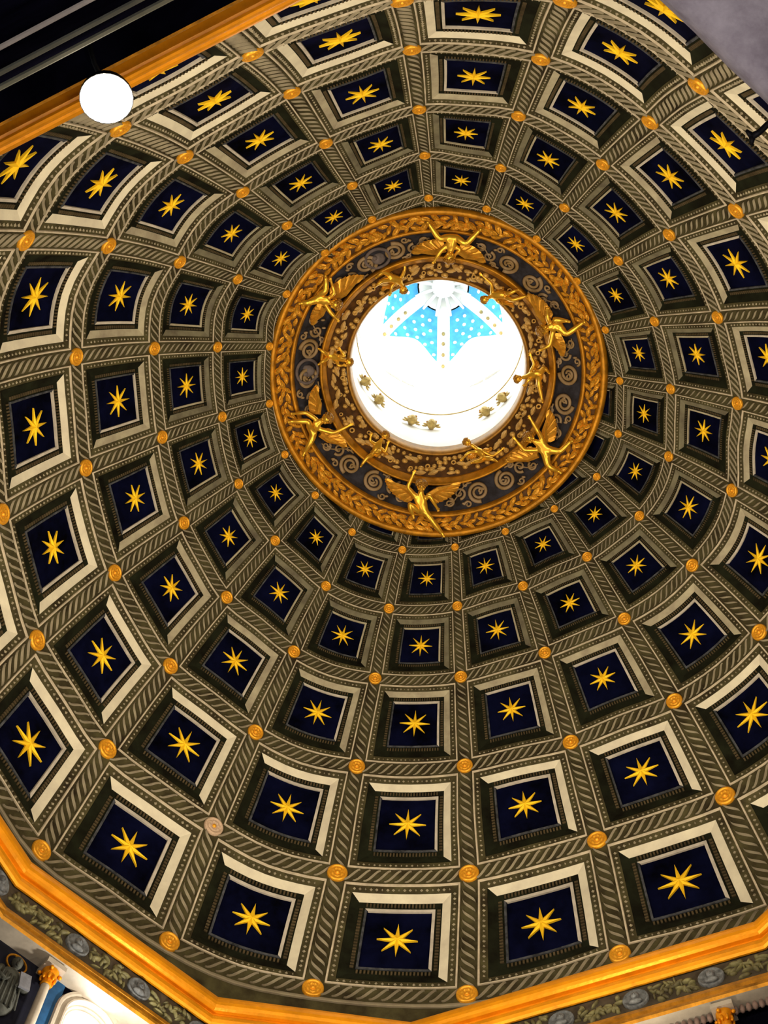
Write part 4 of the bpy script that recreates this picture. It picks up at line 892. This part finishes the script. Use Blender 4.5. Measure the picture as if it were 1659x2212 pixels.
# niche figure: half length grisaille saint with gold halo and tablet
T, IN, UP = side_axes(1); bc = sidept(1, -.93, .34, 18.0)
sr = empty('saint_relief', tuple(bc)); tag(sr, 'grey robed figure with a gold halo holding a pale tablet in the dark niche', 'statue')
def Q(x, y, z): return bc + T * x + IN * y + UP * z
mb = MB()
mb.ball(Q(0, .02, .66), .085, .085, .115, T, IN, UP, 12, 8)               # head
mb.ball(Q(0, .10, .65), .016, .03, .028, T, IN, UP, 6, 4)
for s_ in (1, -1): mb.ball(Q(s_ * .035, .085, .675), .016, .012, .012, T, IN, UP, 6, 4)
mb.ball(Q(0, .085, .585), .035, .03, .05, T, IN, UP, 8, 5)                 # beard
mb.tube([Q(0, 0, .56), Q(0, 0, .48)], .045, 8)
mb.ball(Q(0, 0, .30), .20, .10, .23, T, IN, UP, 14, 9)
mb.ball(Q(0, 0, -.1), .22, .11, .35, T, IN, UP, 14, 8)
mb.tube([Q(-.18, 0, .42), Q(-.24, .05, .22), Q(-.10, .12, .10)], [.06, .055, .035], 8)
mb.tube([Q(.18, 0, .42), Q(.25, .05, .20), Q(.13, .12, .12)], [.06, .055, .035], 8)
for k, x in enumerate((-.13, .11)):
    for q in range(5): mb.tube([Q(x + q * .012 - .02, .125, .10 + .012 * q), Q(x + (.06 if x < 0 else -.05) + q * .006, .145, .10 + .018 * q)], .009, 5)
for q in range(6): mb.tube([Q(-.16 + .06 * q, .10, .30), Q(-.20 + .08 * q, .11, -.3)], [.014, .02], 5)
o = mb.build('body', M['grisaille'], None, True); fix_parent(o, sr)
v = []; f = []; n = 28
for r, h in ((.175, -.02), (.175, .0), (.150, .0), (.150, -.02)):
    for k in range(n): a = 2 * PI * k / n; v.append(Q(r * math.cos(a), h, .68 + r * math.sin(a)))
for q in range(3):
    for k in range(n): f.append((q * n + k, q * n + (k + 1) % n, (q + 1) * n + (k + 1) % n, (q + 1) * n + k))
o = obj('halo', v, f, M['ring'], None, False); fix_parent(o, sr)
mb = MB(); mb.box(Q(.17, .15, .26), T * .085 + UP * .02, IN * .018, UP * .14 - T * .025); o = mb.build('tablet', M['slate'], None); fix_parent(o, sr)

# ------------------------------------------------------------------ near pier, iron bracket, floodlight, floor
e0 = np.array((2.02, -7.61, 13.0)); e1 = np.array((2.85, -6.84, 13.0)); d = e1 - e0; d /= np.linalg.norm(d); outw = np.array((d[1], -d[0], 0)); outw = outw if outw @ np.array((1, -1, 0)) > 0 else -outw
prof = [(0, .5), (.0, .12), (.015, .02), (.06, -.06), (.16, -.13), (.4, -.20), (.9, -.26), (1.6, -.28)]
v = []; f = []; n = 15
for q in range(n):
    t = -3.2 + 5.6 * q / (n - 1); wob = 0.012 * math.sin(3.1 * q)
    for a, h in prof: v.append(e0 + d * t + outw * (a + wob) + np.array((0, 0, h)))
k = len(prof); f = [(q * k + z, q * k + z + 1, (q + 1) * k + z + 1, (q + 1) * k + z) for q in range(n - 1) for z in range(k - 1)]
o = obj('wall_arch', v, f, M['plaster'], None, True, 'structure', 'rounded edge of a grey violet plastered arch close overhead'); recalc(o)
bpth = [np.array(p) for p in ((3.45, -6.95, 12.95), (3.10, -6.80, 12.98), (2.94, -6.70, 12.99), (2.86, -6.645, 13.0), (2.80, -6.585, 13.0), (2.745, -6.553, 13.0))]
mb = MB(); mb.tube(bpth, [.03, .03, .028, .026, .026, .030], 8)
br = mb.build('iron_bracket', M['iron'], None, True); tag(br, 'curved black iron bracket tip beside the grey plastered arch', 'bracket')
mb = MB(); mb.tube([(2.745, -6.553, 13.0), (2.692, -6.602, 13.0)], [.03, .012], 8); mb.tube([(2.745, -6.553, 13.0), (2.742, -6.482, 13.0)], [.03, .012], 8); mb.build('fork', M['iron'], br, True)
LC = np.array((-3.68, -6.54, 18.5)); ld = -LC / np.linalg.norm(LC) * 1.0
lampo = empty('floodlight', tuple(LC)); tag(lampo, 'glaring round floodlight fixed on the gilded cornice', 'lamp')
zq = Vector(ld).to_track_quat('Z', 'Y').to_matrix()
def lampart(name, prof, m, n=24):
    v = []; f = []
    for r, h in prof:
        for k in range(n): a = 2 * PI * k / n; v.append(LC + np.array(zq @ Vector((r * math.cos(a), r * math.sin(a), h))))
    for q in range(len(prof) - 1):
        for k in range(n): f.append((q * n + k, q * n + (k + 1) % n, (q + 1) * n + (k + 1) % n, (q + 1) * n + k))
    o = obj(name, v, f, m, None, True); fix_parent(o, lampo); return o
lampart('housing', [(.31, .05), (.31, .0), (.28, -.11), (.15, -.22), (.001, -.24)], M['iron'])
lampart('lens', [(.30, .045), (.21, .08), (.001, .10)], M['lamp'])
mb = MB(); q0 = LC - ld * .2; mb.tube([q0, q0 + np.array((-.12, -.30, .02)), q0 + np.array((-.22, -.62, .16))], .03, 6); o = mb.build('bracket', M['iron'], None, True); fix_parent(o, lampo)
obj('floor', [(-16, -16, -1.6), (16, -16, -1.6), (16, 16, -1.6), (-16, 16, -1.6)], [(0, 1, 2, 3)], M['paving'], kind='structure')
